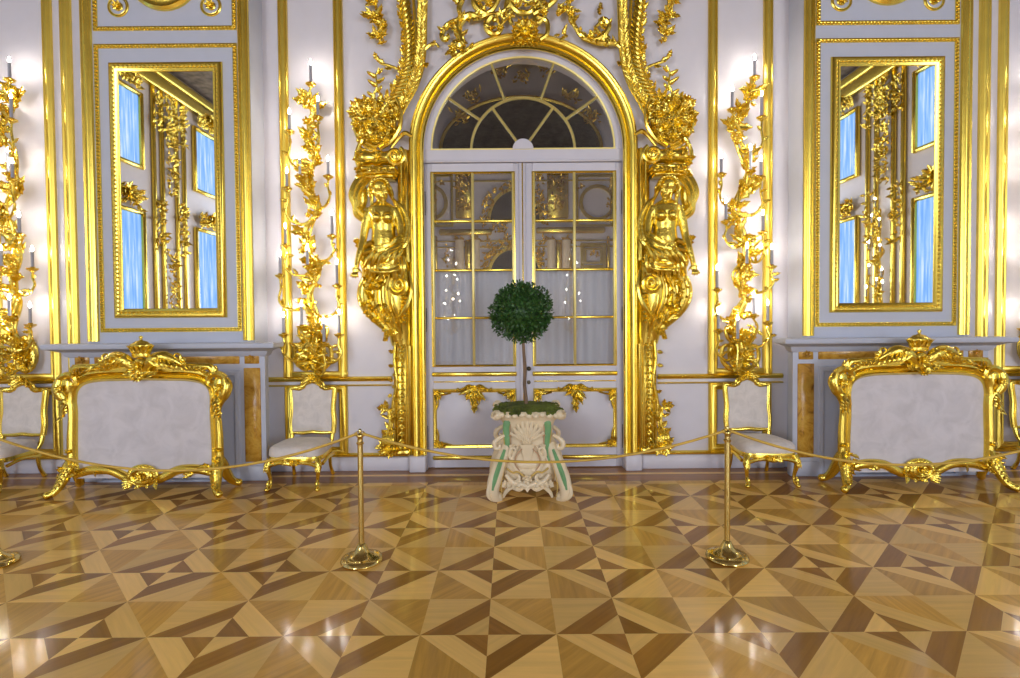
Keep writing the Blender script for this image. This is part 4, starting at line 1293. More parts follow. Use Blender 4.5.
# ------------------------------------------------------------------ carved figures beside the door
random.seed(5)
def q3(u, v, y): return P(u, v, y)
rp = lambda px: px * PX
def herm(mir):
    side = 'right' if mir else 'left'
    B = lambda m: m.mirrored() if mir else m
    base = P(400, 456, 0); bx = 2 * AX - base.x if mir else base.x
    t = thing('caryatid', (bx, 0, base.z), 'gilt carved half-length woman bearing a scrolled capital, on the %s side of the door' % side, 'caryatid', 'caryatids flanking the door')
    yb = -.20
    # body : one continuous surface
    m = MB()
    tors = [(384, 262, 13, .12), (384, 250, 13.5, .13), (384, 240, 12.5, .125), (383.5, 231, 11.2, .11), (383, 222, 12.2, .12), (382.5, 214, 13.5, .125), (382, 208, 13.5, .11), (381.5, 204, 9, .08), (381, 201, 4.6, .05), (380.6, 196, 4.2, .048)]
    rings = []
    for u, v, r, dy in tors:
        c = q3(u, v, yb)
        rings.append([(c.x + rp(r) * math.cos(2 * math.pi * i / 20), yb + dy * math.sin(2 * math.pi * i / 20), c.z) for i in range(20)])
    m.loft(rings)
    for u in (376.5, 388): m.ell(q3(u, 217.5, yb - .10), (rp(5.2), .065, rp(5.0)), 12, 8)
    hc = q3(379.8, 189.5, yb - .04)
    tilt = Matrix.Rotation(R(-10), 3, 'Y') @ Matrix.Rotation(R(14), 3, 'X') @ Matrix.Rotation(R(18), 3, 'Z')
    HS = 1.18
    hp = lambda x, y, z: hc + tilt @ Vector((x * PX * HS, y * PX * HS, z * PX * HS))
    m.ell(hp(0, 0, 1.5), (rp(9), rp(10), rp(9.8)), 14, 10)
    m.ell(hp(0, -2.2, -4.2), (rp(6.4), rp(6.8), rp(7.8)), 12, 8)
    m.ell(hp(0, -6.2, -9.0), (rp(2.2), rp(2.0), rp(1.8)), 8, 6)             # chin
    m.tube([hp(0, -8.2, 1.4), hp(0, -9.8, -1.6), hp(0, -9.9, -3.0)], [rp(.8), rp(1.5)], 6, 3)   # nose
    for e in (-1, 1):
        m.ell(hp(e * 3.2, -7.0, 1.4), (rp(2.7), rp(1.2), rp(.8)), 8, 5)       # brow
        m.ell(hp(e * 3.3, -6.2, -3.2), (rp(2.6), rp(2.0), rp(2.4)), 8, 6)     # cheek
        m.ell(hp(e * 3.1, -7.0, -.4), (rp(1.3), rp(.8), rp(.8)), 8, 6)        # eye
        m.ell(hp(e * 7.4, 0, -1), (rp(1), rp(1.6), rp(2.4)), 8, 6)            # ear
    m.ell(hp(0, -7.6, -5.6), (rp(2.2), rp(1.2), rp(.6)), 8, 5); m.ell(hp(0, -7.4, -6.9), (rp(1.9), rp(1.2), rp(.7)), 8, 5)
    # outer arm hanging away from the body, open hand
    arm = [(370.5, 209, yb), (366.5, 222, yb - .02), (363.5, 238, yb - .05), (360.5, 251, yb - .10), (357.6, 261, yb - .135), (356.3, 267, yb - .15)]
    m.tube([q3(u, v, y) for u, v, y in arm], [rp(5.2), rp(4.7), rp(3.8), rp(3.7), rp(2.7), rp(2.6)], 10, 5)
    hd = q3(355.6, 270, yb - .155); m.ell(hd, (rp(3.4), rp(1.9), rp(3.9)), 10, 7)
    for k_, (dx, dz, L_) in enumerate(((-4.6, -5.6, 1), (-2.6, -7.6, 1.1), (-.4, -8.0, 1.1), (1.8, -7.0, 1))):
        a = hd + Vector((rp(-2.1 + 1.4 * k_), -.01, rp(-2.6)))
        m.tube([a, a + Vector((rp(dx * .3), -.02, rp(dz * .35))), a + Vector((rp(dx * .55), -.01, rp(dz * .72)))], [rp(1.0), rp(.75)], 6, 4)
    m.tube([hd + Vector((rp(2.6), -.0, rp(1))), hd + Vector((rp(5.0), -.02, rp(-1.2))), hd + Vector((rp(6.0), -.02, rp(-3.6)))], [rp(1.15), rp(.8)], 6, 4)
    # inner arm folded over the drapery
    m.tube([q3(394, 209, yb), q3(399, 222, yb - .01), q3(401, 236, yb - .05), q3(395, 246, yb - .14), q3(387, 249, yb - .18)], [rp(5), rp(4.6), rp(3.8), rp(3.2), rp(2.3)], 10, 5)
    hd = q3(384, 250, yb - .19); m.ell(hd, (rp(3.4), rp(1.8), rp(2.6)), 10, 7)
    for k_ in range(4):
        a = hd + Vector((rp(-2.2), -.005, rp(1.8 - 1.2 * k_)))
        m.tube([a, a + Vector((rp(-2.6), -.012, rp(-.6))), a + Vector((rp(-4.6 + .4 * abs(k_ - 1)), .01, rp(-1.8)))], [rp(.95), rp(.7)], 6, 4)
    m.tube([hd + Vector((rp(.5), -.01, rp(2))), hd + Vector((rp(-1.6), -.02, rp(4))), hd + Vector((rp(-3), -.015, rp(4.6)))], [rp(1.1), rp(.8)], 6, 4)
    B(m).build('body', GOLD, t, remesh=.0085, smooth_it=2)
    # hair
    m = MB()
    for k_ in range(30):
        a = rnd(-.2, math.pi + .2); e = math.cos(a)
        p = hp(7.2 * e, rnd(-5, 3), 2.5 + 7.2 * abs(math.sin(a)))
        q_ = hp(8.6 * e + rnd(-1, 1), rnd(-4, 4), -2 + 6 * abs(math.sin(a)))
        r_ = hp(8.4 * e + rnd(-1.5, 1.5), rnd(-2, 4), -7 + 8 * abs(math.sin(a)))
        m.tube([p, q_, r_], [rp(1.7), rp(1.5), rp(1.0)], 6, 4)
    for k_ in range(9):
        a = math.pi * k_ / 8; m.ell(hp(6.6 * math.cos(a), -6.0, 3.8 + 4.6 * math.sin(a)), (rp(1.9), rp(1.7), rp(1.7)), 8, 6)
    for e in (-1, 1):
        m.tube([hp(e * 7, 2, -2), hp(e * 8.5, 1, -8), hp(e * 9.5, -1, -14), hp(e * 7.5, -3, -20)], [rp(2.2), rp(1.9), rp(1.6), rp(.8)], 7)
    B(m).build('hair', GOLD, t)
    # drapery : billow beside the head, swags over the hips, falling folds
    m = MB()
    bill = [(373, 176, -.10), (364, 179, -.14), (357, 188, -.17), (354.5, 200, -.18), (357.5, 211, -.17), (365, 218, -.16), (372, 224, -.20)]
    for k_ in range(5):
        o = (k_ - 2) * 1.9
        m.tube([q3(u + o * (.6 if i < 4 else -.3), v + o * .8, y - .02 * math.sin(k_ * 2.2)) for i, (u, v, y) in enumerate(bill)], [rp(2.2), rp(2.8), rp(3.4), rp(3.6), rp(3), rp(2.4), rp(1.4)], 7, 5)
    inn = [(394, 200, -.16), (400, 206, -.16), (405, 217, -.15), (407, 230, -.16), (404, 242, -.20), (396, 250, -.24)]
    for k_ in range(4):
        o = (k_ - 1.5) * 2
        m.tube([q3(u + o * .7, v + o * .5, y - .02 * (k_ % 2)) for u, v, y in inn], [rp(1.5), rp(2.4), rp(2.8), rp(2.8), rp(2.6), rp(1.6)], 7, 5)
    m.ell(q3(361, 196, -.11), (rp(7), .06, rp(15)), 12, 8)
    for k_ in range(11):
        v0, v1 = 233 + 2.9 * k_ + rnd(-1, 1), 244 + 2.4 * k_ + rnd(-1, 1)
        sag = 5 + rnd(-1.5, 1.5)
        m.tube([q3(405 + rnd(-1, 1), v0, -.17), q3(399, v0 + sag * .7, yb - .12 - rnd(0, .03)), q3(389 + rnd(-2, 2), (v0 + v1) / 2 + sag, yb - .16 - rnd(0, .03)), q3(377 + rnd(-2, 2), v1 + sag * .4, yb - .14 - rnd(0, .02)), q3(366 + rnd(-1, 2), v1 - 1, -.17)],
               [rp(1.4), rp(2.3), rp(rnd(2.0, 3.2)), rp(2.2), rp(1.2)], 7, 5)
    for k_ in range(6):
        u = 370 + 5.5 * k_
        m.tube([q3(u + 5, 247 + rnd(0, 4), yb - .17), q3(u, 257, yb - .20), q3(u - 5 + rnd(-2, 2), 268, yb - .16)], [rp(1), rp(2.2), rp(1)], 6, 4)
    m.tube([q3(364, 267, yb - .06), q3(373, 271, yb - .15), q3(385, 272, yb - .19), q3(397, 270, yb - .15), q3(406, 266, yb - .06)], rp(2), 8, 5)
    for k_ in range(5): m.leaf(q3(361 + k_ * 2, 241 + 4 * k_, -.18), (-1, -.3, rnd(-.8, .2)), rp(9), rp(6), (0, -1, 0), .5)
    for k_ in range(11):
        u = 367 + 3.6 * k_
        m.tube([q3(u, 258 + 2 * math.sin(k_), yb - .12), q3(u + rnd(-1.5, 1.5), 268, yb - .14), q3(u + rnd(-2.5, 2.5), 277 + rnd(-3, 4), yb - .11)], [rp(2.2), rp(2.5), rp(1.2)], 7, 4)
    for u, v in ((366, 246), (364, 254), (363, 262)):
        m.tube([q3(372, v - 4, yb - .1), q3(u, v, yb - .08), q3(u + 2, v + 12, -.12)], [rp(2.6), rp(2.8), rp(1.5)], 7)
    B(m).build('drapery', GOLD, t)
    # console below : tapering scrolled body
    m = MB()
    con = [(362, 409, 262, .20), (361, 410, 275, .22), (361, 410, 292, .24), (363, 410, 304, .24), (369, 410, 316, .21), (379, 410, 326, .17), (388, 410, 336, .13), (391, 410, 346, .11)]
    rings = []
    for u0, u1, v, d in con:
        a, b = q3(u0, v, -.1), q3(u1, v, -.1)
        cx, hw = (a.x + b.x) / 2, (b.x - a.x) / 2
        rings.append([(cx + hw * math.cos(x) if True else 0, -.02 - d * abs(math.sin(x)) ** .6, a.z) for x in [math.pi * i / 12 for i in range(13)]])
    m.loft(rings)
    # big volute facing the room
    vc = q3(399, 285, -.27)
    sp = []
    for i in range(46):
        a = R(100) + i * .36; r_ = rp(10.0) * (1 - i / 50)
        sp.append((vc.x + r_ * math.cos(a), vc.y - .0009 * i, vc.z + r_ * math.sin(a)))
    m.tube(sp, [rp(2.3), rp(1.0)], 7, 1, smooth=False)
    m.ell(vc + Vector((0, .03, 0)), (rp(8), .04, rp(8)), 12, 8); m.ell(vc, (rp(2.6), .05, rp(2.6)), 10, 6)
    m.tube([q3(409, 272, -.2), q3(411, 290, -.24), q3(407, 306, -.25), q3(399, 318, -.22), q3(396, 330, -.16)], [rp(2), rp(2.4), rp(2.4), rp(2), rp(1.5)], 7)
    for pts, rr in (([(373, 272), (365.5, 284), (364, 298), (370, 312), (381, 324), (392, 334)], (4, 6, 6.5, 5.5, 4, 2)),
                    ([(381, 273), (375, 286), (374, 300), (380, 314), (391, 330)], (3.5, 4.6, 4.6, 3.6, 2)),
                    ([(388, 274), (384, 290), (386, 306), (393, 322), (398, 334)], (3, 4, 4, 3, 1.6)),
                    ([(392, 297), (394, 308), (399, 322), (401, 334)], (2.5, 3.2, 2.6, 1.6))):
        m.tube([q3(u, v, -.23 + .10 * max(0, (v - 305) / 30)) for u, v in pts], [rp(x) for x in rr], 9, 6)
        m.tube([q3(u + 1.2, v, -.28 + .12 * max(0, (v - 305) / 30)) for u, v in pts], [rp(x * .45) for x in rr], 6, 6)
    for k_ in range(7): m.ell(q3(406.5 - .4 * k_, 297 + 4.2 * k_, -.20), (rp(3.4), .06, rp(2.6)), 8, 6)
    B(m).build('scrolled_console', GOLDM, t)
    m = MB()
    m.tube([q3(366, 276, -.24), q3(370, 300, -.27), q3(384, 322, -.2), q3(392, 334, -.15)], rp(1.6), 6)
    for k_ in range(34):
        u, v = 363 + rnd(0, 22), 274 + 1.5 * k_
        u += max(0, (v - 300) * .55)
        m.leaf(q3(u, v, -.27 + .10 * max(0, (v - 305) / 30)), (rnd(-1, .5), -.5, -rnd(-.3, 1)), rp(rnd(6, 11)), rp(rnd(4, 6)), (0, -1, 0), rnd(0, .6), 4)
    for k_ in range(14):
        a = R(200 + 130 * k_ / 13); m.leaf(q3(391, 328, -.17), (math.cos(a), -.3, math.sin(a)), rp(rnd(8, 13)), rp(5), (0, -1, 0), .3, 4)
    for k_ in range(4): m.leaf(q3(391 - 1 * k_, 332 + 2 * k_, -.14), (-1, -.4, .3 - .3 * k_), rp(7), rp(4.5), (0, -1, 0), .4)
    m.flower(q3(377, 284, -.27), rp(6)); m.flower(q3(389, 318, -.25), rp(5))
    B(m).build('acanthus', GOLD, t)
    # shaft with husk drop
    m = MB()
    a, b = q3(393.5, 340, -.10), q3(409, 455, -.10)
    m.box(a.x, b.x, -.10, 0, b.z, a.z, .012)
    for u in (394.6, 397.6, 406.4, 408.4): m.tube([q3(u, 340, -.105), q3(u, 455, -.105)], rp(.8), 6, 1)
    a, b = q3(391.5, 449, -.10), q3(410, 456, -.10); m.box(a.x, b.x, -.13, 0, b.z, a.z, .015)
    B(m).build('pilaster_shaft', GOLDM, t)
    m = MB()
    for k_ in range(15):
        v = 340 + 7.4 * k_
        m.ell(q3(402, v, -.12), (rp(1.7), .025, rp(3)), 8, 6)
        for e in (-1, 1): m.leaf(q3(402, v + 3, -.11), (e * .7, -.25, -.7), rp(5.5), rp(3.6), (0, -1, 0), .3, 1, seg=6)
    m.tube([q3(395, 342, -.12), q3(394, 362, -.13), q3(396.5, 382, -.13), q3(393, 402, -.12), q3(392, 425, -.12), q3(390, 450, -.12)], [rp(1.2), rp(1.6)], 7)
    for k_ in range(14): m.leaf(q3(394 + rnd(-2, 2), 346 + 7 * k_, -.12), (-1 if k_ % 2 else .8, -.3, rnd(-.4, .9)), rp(rnd(5, 8)), rp(4), (0, -1, 0), .4)
    B(m).build('husk_drop', GOLD, t)
    m = MB()
    frond(m, [q3(390, 455, -.14), q3(386, 440, -.16), q3(390, 425, -.16), q3(388, 410, -.14), q3(384, 408, -.14)], 14, rp(12), rp(6), r=rp(2.2))
    cluster(m, q3(390, 447, -.12), rp(10), rp(5), 24, rp(8), rp(5), depth=.08, flowers=1, fr=rp(4))
    for k_ in range(5): m.tube([q3(384 + 2 * k_, 430, -.14), q3(383 + 2.4 * k_, 441, -.19), q3(382 + 3.6 * k_, 453, -.16)], [rp(1), rp(1.8), rp(1.2)], 6)
    B(m).build('foot_acanthus', GOLD, t)
    # capital : bolster with volute, abacus
    m = MB()
    ax0, ax1 = q3(361, 158.5, -.17), q3(399, 157.5, -.17)
    rot = Matrix.Rotation(R(90), 3, 'Y')
    Lb = ax1.x - ax0.x
    m.lathe([(0, 0), (rp(7), 0), (rp(8.4), .02), (rp(8), Lb * .12), (rp(6.6), Lb * .3), (rp(8.2), Lb * .42), (rp(8.2), Lb * .5), (rp(6.6), Lb * .6), (rp(7.4), Lb * .85), (rp(8.4), Lb - .02), (rp(7), Lb), (0, Lb)], ax0, 18, rot=rot)
    vc = q3(395.5, 156, -.30); sp = []
    for i in range(40):
        a = R(60) - i * .38; r_ = rp(9.2) * (1 - i / 44)
        sp.append((vc.x + r_ * math.cos(a), vc.y - .001 * i, vc.z + r_ * math.sin(a)))
    m.tube(sp, [rp(2.0), rp(.9)], 7, 1, smooth=False); m.ell(vc + Vector((0, .03, 0)), (rp(7.5), .06, rp(7.5)), 12, 8)
    m.tube([q3(403, 150, -.28), q3(405.5, 162, -.26), q3(405.5, 176, -.18), q3(405, 200, -.08)], [rp(2), rp(2), rp(1.6), rp(1.2)], 7)
    for v, h, d, u0, u1 in ((171, 3, .30, 364, 398), (174.5, 2.2, .27, 365, 397), (177.5, 2.2, .24, 367, 395)):
        a, b = q3(u0, v - h / 2, -.15), q3(u1, v + h / 2 + .8, -.15); m.box(a.x, b.x, -d, -.02, b.z, a.z, .012)
    B(m).build('capital', GOLDM, t)
    m = MB()
    for k_ in range(12):
        m.leaf(q3(362 + rnd(-1, 4), 152 + 2.2 * k_, -.24), (rnd(-1, .2), -.4, -rnd(.1, .9)), rp(rnd(8, 13)), rp(6), (0, -1, 0), .4)
    for k_ in range(8): m.leaf(q3(369 + 3.2 * k_, 167 + rnd(-1, 1), -.29), (rnd(-.5, .5), -.4, -1), rp(9), rp(5), (0, -1, 0), .3)
    m.flower(q3(378, 157, -.31), rp(6)); m.tube([q3(360, 143, -.2), q3(356, 156, -.22), q3(360, 168, -.22), q3(365, 174, -.2)], [rp(2), rp(2.6), rp(1.8)], 7)
    B(m).build('capital_leaves', GOLD, t)
    return t
hl = herm(False); hr = herm(True)

def plume(mir):
    side = 'right' if mir else 'left'
    B = lambda m: m.mirrored() if mir else m
    base = P(378, 148, 0); bx = 2 * AX - base.x if mir else base.x
    t = thing('flower_basket_carving', (bx, 0, base.z), 'gilt carved heap of flowers with tall palm stems rising, above the %s caryatid' % side, 'carving', 'gilt carvings over the caryatids')
    m = MB()
    m.ell(q3(375, 124, -.10), (rp(21), .09, rp(22)), 16, 10)
    cluster(m, q3(376, 122, -.10), rp(25), rp(27), 70, rp(9), rp(6.5), depth=.14, flowers=0)
    cluster(m, q3(360, 118, -.10), rp(10), rp(15), 22, rp(7), rp(5), depth=.10, flowers=0)
    for u, v, r_ in ((363, 112, 7.5), (376, 110, 6), (386, 116, 6.5), (357, 124, 6), (369, 125, 7.5), (382, 129, 7), (392, 126, 5), (361, 137, 5.5), (374, 139, 6.5), (386, 141, 5), (371, 101, 4.5), (390, 105, 4.5)):
        m.flower(q3(u, v, -.19 - .03 * rnd(0, 1)), rp(r_), (rnd(-.4, .4), -1, rnd(-.1, .4)), 7, rnd(0, 1))
    for k_ in range(40): m.ell(q3(375 + rnd(-20, 20), 124 + rnd(-20, 20), -.19), rp(rnd(1.3, 2.3)), 7, 5)
    for k_ in range(7): m.leaf(q3(356 + k_ * 1.2, 108 - k_ * .6, -.12), (rnd(-1, .4), -.5, 1), rp(rnd(7, 10)), rp(5), (0, -1, 0), .3)
    B(m).build('flower_heap', GOLD, t)
    m = MB()
    for pth in ([(357, 103), (353, 118), (357, 134), (366, 146), (377, 150)], [(396, 98), (401, 112), (399, 128), (391, 141), (380, 149)], [(391, 148), (399, 138), (405, 133), (412, 136)]):
        m.tube([q3(u, v, -.16) for u, v in pth], [rp(1.6), rp(2.4), rp(1.8)], 7)
    for pth, sg in (([(384, 142), (376, 146), (368, 143)], -1), ([(362, 140), (360, 147), (366, 150)], 1)):
        m.tube([q3(u, v, -.18) for u, v in pth], [rp(2.2), rp(1.4)], 7)
    B(m).build('scroll_edging', GOLDM, t)
    # outer twisted stalk and inner feathered stalk
    st1 = [(385, 118), (394, 99), (402, 83), (407.5, 66), (409, 48), (408, 28), (405, 5), (402, -20), (398, -48)]
    st2 = [(395, 120), (404, 102), (413, 86), (419, 68), (421.5, 48), (422, 25), (422.5, 0), (422.5, -25), (421, -50)]
    m = MB()
    m.tube([q3(u, v, -.10) for u, v in st1], [rp(5.4)] * 5 + [rp(5)] * 4, 8, 6)
    d1 = [Vector(p) for p in spl([q3(u, v, -.13) for u, v in st1], 8)]
    for i in range(2, len(d1) - 3, 2):
        p = d1[i]; d = (d1[i + 1] - d1[i - 1]).normalized(); sd = Vector((d.z, 0, -d.x))
        m.tube([p - sd * rp(5.4) - d * rp(7), p + Vector((0, -.045, 0)), p + sd * rp(5.4) + d * rp(7)], [rp(.9), rp(rnd(1.5, 2.2)), rp(.9)], 6, 3)
    for i in range(10, len(d1) - 4, 3):
        p = d1[i]; d = (d1[i + 1] - d1[i - 1]).normalized(); sd = Vector((d.z, 0, -d.x))
        m.leaf(p - sd * rp(4), d * .9 - sd * .55 + Vector((0, -rnd(.1, .5), 0)), rp(rnd(5, 12)), rp(rnd(3.5, 5.5)), (0, -1, 0), rnd(0, .5))
    B(m).build('twisted_stalk', GOLD, t)
    m = MB()
    m.tube([q3(u, v, -.07) for u, v in st2], [rp(5.2), rp(5.2)], 8, 6, fy=.7)
    d2 = [Vector(p) for p in spl([q3(u, v, -.10) for u, v in st2], 8)]
    for i in range(1, len(d2) - 2):
        p = d2[i]; d = (d2[i + 1] - d2[i - 1]).normalized(); sd = Vector((d.z, 0, -d.x))
        for e in (-1, 1):
            m.leaf(p + Vector((0, -.01, 0)), d * .9 + sd * e * rnd(.6, .9) + Vector((0, -.25, 0)), rp(rnd(6.5, 9)), rp(3.6), (0, -1, 0), rnd(0, .4), 2, seg=6)
    mid = [((a[0] + b[0]) / 2, (a[1] + b[1]) / 2) for a, b in zip(st1, st2)]
    m.tube([q3(u, v, -.11) for u, v in mid], rp(1.6), 7, 6)
    B(m).build('feathered_stalk', GOLD, t)
    m = MB()
    def br(pts, r0, r1): m.tube([q3(u, v, -.10) for u, v in pts], [rp(r0), rp(r1)], 7)
    br([(407, 92), (405, 80), (399, 70), (390, 66), (381, 63), (376, 58)], 1.8, 1.3)
    m.leaf(q3(385, 64, -.10), (-1, -.2, .5), rp(12), rp(5)); m.leaf(q3(377, 60, -.10), (-.3, -.2, 1), rp(8), rp(5)); m.leaf(q3(392, 67, -.10), (-.6, -.2, -.4), rp(10), rp(4))
    br([(375, 104), (374, 95), (377, 86), (376, 76), (379, 68)], 1.3, .8)
    for u, v, dx, dz in ((375, 97, -1, .5), (376, 92, 1, .6), (377, 86, -1, .5), (377, 82, 1, .2), (376, 77, -1, .4), (377, 73, 1, .3), (386, 100, .3, 1), (383, 103, -.2, 1), (369, 104, -.6, 1)):
        m.leaf(q3(u, v, -.08), (dx, -.25, dz), rp(rnd(9, 12)), rp(5.5), (0, -1, 0), .3, 1)
    br([(424, 50), (430, 45), (436, 44), (439, 47)], 1.8, 1.4); m.leaf(q3(430, 46, -.08), (.8, -.2, .4), rp(9), rp(5)); m.leaf(q3(424, 66, -.08), (.9, -.2, .2), rp(7), rp(5))
    B(m).build('laurel_sprig', GOLD, t)
    # drop of flowers
    base = P(378, 10, 0); bx = 2 * AX - base.x if mir else base.x
    t2 = thing('flower_drop', (bx, 0, base.z), 'gilt carved drop of leaves and blossoms hanging high on the wall, %s of the door' % side, 'carving', 'gilt flower drops')
    m = MB()
    m.tube([q3(375, -45, -.05), q3(374, -20, -.06), q3(376, 5, -.06), q3(378, 25, -.06), q3(381, 44, -.05)], [rp(2), rp(1.2)], 6)
    B(m).build('stem', GOLD, t2)
    m = MB()
    for k_, (u, v, r_) in enumerate(((375, -30, 9), (373, -12, 8), (374, 2, 8), (375, 17, 8.5), (384, 24, 6), (378, 35, 7), (381, 43, 3.5))):
        m.flower(q3(u, v, -.10), rp(r_ * .75), (rnd(-.2, .2), -1, 0), 6)
        for j in range(10):
            a = rnd(0, 2 * math.pi); m.leaf(q3(u + rnd(-3, 3), v, -.06), (math.cos(a), -.3, math.sin(a) * .7), rp(r_ * rnd(1.2, 1.9)), rp(r_ * .6), (0, -1, 0), rnd(0, .4))
    B(m).build('blossoms', GOLD, t2)
plume(False); plume(True)

# ------------------------------------------------------------------ crest over the arch
random.seed(21)
zc_ = P(525, 33, 0)
t = thing('crest_carving', (zc_.x, 0, zc_.z), 'gilt openwork crest of scrolls and leaves around a rosette, over the door arch', 'carving')
m = MB()
m.flower(q3(525, 33, -.17), rp(12), (0, -1, 0), 9); m.ell(q3(525, 33, -.14), (rp(9), .06, rp(9)), 12, 8)
for k_ in range(18):
    a = 2 * math.pi * k_ / 18; m.leaf(q3(525 + 7 * math.cos(a), 33 - 7 * math.sin(a), -.15), (math.cos(a), -.25, math.sin(a)), rp(9), rp(5), (0, -1, 0), .4)
for k_ in range(7): m.leaf(q3(525 + (k_ - 3) * 3.5, 42, -.15), ((k_ - 3) * .25, -.2, -1), rp(8), rp(4.5), (0, -1, 0), .3)
m.build('rosette', GOLD, t)
m = MB()
def scr_(pts, r, end=None, y=-.09, n=11):
    pl = [(p[0], p[1]) for p in pts]
    P3 = [q3(u, v, y) for u, v in pl]
    if end:
        a, b = P3[-2], P3[-1]; th = math.atan2(b.z - a.z, b.x - a.x)
        P3 += [Vector((x, y - .003 * i, z)) for i, (x, z) in enumerate(spiral((b.x, b.z), th, end[0], rp(end[1]), n, .87))]
    k = len(P3)
    m.tube(P3, [rp(r[0] + (r[1] - r[0]) * math.sin(math.pi * min(1, i / (k - 1) * 1.0))) if len(r) < 3 else rp(r[2]) for i in range(k)], 7, 4)
# left half
scr_([(462, 18), (452, 22), (446, 26), (442, 34)], (2, 3), (1, 5))
scr_([(500, -4), (492, 10), (480, 17), (470, 15), (462, 20), (458, 30), (461, 42)], (2.4, 4.2), (-1, 4))
scr_([(463, 42), (456, 46), (452, 51)], (1.8, 2.2), (1, 3.5))
scr_([(462, 18), (459, 8), (463, -4), (461, -16)], (2.0, 3))
scr_([(515, 16), (506, 17), (502, 24), (500, 31), (494, 34), (488, 31), (486, 24), (490, 18)], (1.8, 3.2), (-1, 4))
scr_([(512, 2), (503, 12), (492, 15), (481, 12), (474, 2), (478, -10)], (2.4, 4), (-1, 7))
scr_([(540, 2), (530, 12), (518, 12), (510, 2), (513, -8)], (2.4, 3.6), (-1, 6))
scr_([(512, 24), (506, 8), (512, -10), (522, -16)], (2.4, 3.4), (-1, 7))
# right half
scr_([(538, 24), (545, 14), (540, 0), (546, -14)], (2.4, 3.6), (1, 6))
scr_([(540, 40), (547, 34), (547, 22), (540, 18)], (2.2, 3.2), (1, 5))
scr_([(533, 14), (545, 8), (556, -2), (552, -14)], (2.4, 3.4), (1, 7))
scr_([(566, -10), (569, 5), (571, 19), (576, 28), (582, 36), (594, 40), (604, 35), (609, 26), (606, 21)], (1.8, 3.0), (1, 4))
scr_([(590, 39), (594, 33), (596, 27), (600, 23)], (1.6, 2), (-1, 3))
scr_([(582, 38), (598, 43), (612, 43), (622, 46)], (1.8, 2.6))
scr_([(558, 12), (565, 8), (571, 16)], (1.5, 2.2), None)
m.build('scrollwork', GOLDM, t)
m = MB()
for u0, v0, u1, v1, n_ in ((462, 20, 444, 32, 9), (484, 12, 460, 24, 9), (459, 32, 464, 46, 9), (470, 48, 450, 50, 8), (460, 6, 463, -12, 9), (490, 32, 512, 12, 9), (476, 4, 500, -10, 12), (508, 6, 540, 4, 14), (543, 6, 552, -12, 10),
                           (569, 0, 574, 26, 12), (578, 34, 606, 36, 14), (604, 34, 608, 24, 6), (556, 12, 566, 10, 6), (559, 34, 569, 36, 5), (600, 44, 622, 45, 6)):
    for i in range(n_):
        q_ = (i + .5) / n_; a = rnd(0, 2 * math.pi)
        m.leaf(q3(u0 + (u1 - u0) * q_, v0 + (v1 - v0) * q_, -.09), (math.cos(a), -.35, math.sin(a)), rp(rnd(7, 12)), rp(rnd(3.5, 5)), (0, -1, 0), rnd(0, .5))
for u, v in ((453, 48), (461, 20), (489, 4), (500, 28), (544, 12), (571, 14), (559, 13), (590, 37)): m.flower(q3(u, v, -.13), rp(rnd(4, 6)), (0, -1, 0), 6)
for k_ in range(8): m.leaf(q3(600, 2 + 1.4 * k_, -.05), (rnd(-.7, .7), -.3, -1), rp(7), rp(3.5), (0, -1, 0), .3)
m.build('foliage', GOLD, t)

# ------------------------------------------------------------------ room seen through the door panes
YN = 3.4
bw = MB()
q4 = lambda u, v: P(u, v, YN)
zl = q4(523, 150).z; cxn = q4(521, 150).x
hwid = (q4(600, 150).x - q4(440, 150).x) / 2; hh = q4(521, 98).z - zl + .0
bx0, bx1 = AX - 3.2, AX + 3.2
struct(plane('wall_beyond', [(bx0, YN, 0), (bx1, YN, 0), (bx1, YN, HC), (bx0, YN, HC)], WHITE))
for s in (-1, 1):
    x = AX + s * 3.2
    struct(plane('wall_beyond_side', [(x, .35, 0), (x, YN, 0), (x, YN, HC), (x, .35, HC)][::s], WHITE))
# painted lunette with gilt arch band
m = MB()
A = [(cxn + hwid * math.cos(a), zl + (hh) * math.sin(a)) for a in [math.pi * i / 32 for i in range(33)]]
m.prism(A, YN - .03, YN); struct(m.build('wall_beyond_lunette', PAINTING))
m = MB()
m.sweep(A, [(-.03, 0), (-.03, .06), (.0, .08), (.03, .06), (.03, 0)], YN)
A2 = [(cxn + (hwid + .45) * math.cos(a), zl + (hh + .75) * math.sin(a)) for a in [math.pi * i / 32 for i in range(33)]]
m.sweep(A2, [(-.05, 0), (-.05, .06), (.0, .09), (.05, .06), (.05, 0)], YN)
for u, v, r_ in ((521, 78, 12), (500, 70, 7), (545, 70, 7), (500, 72, 8), (473, 98, 7), (570, 98, 7), (460, 118, 6), (590, 118, 6)):
    c = q4(u, v)
    for i in range(22):
        a = rnd(0, 6.28); m.leaf(c + Vector((rnd(-.14, .14), -.04, rnd(-.1, .1))), (math.cos(a), -.2, math.sin(a)), rnd(.08, .17), .045, seg=5)
    m.flower(c + Vector((0, -.08, 0)), .07)
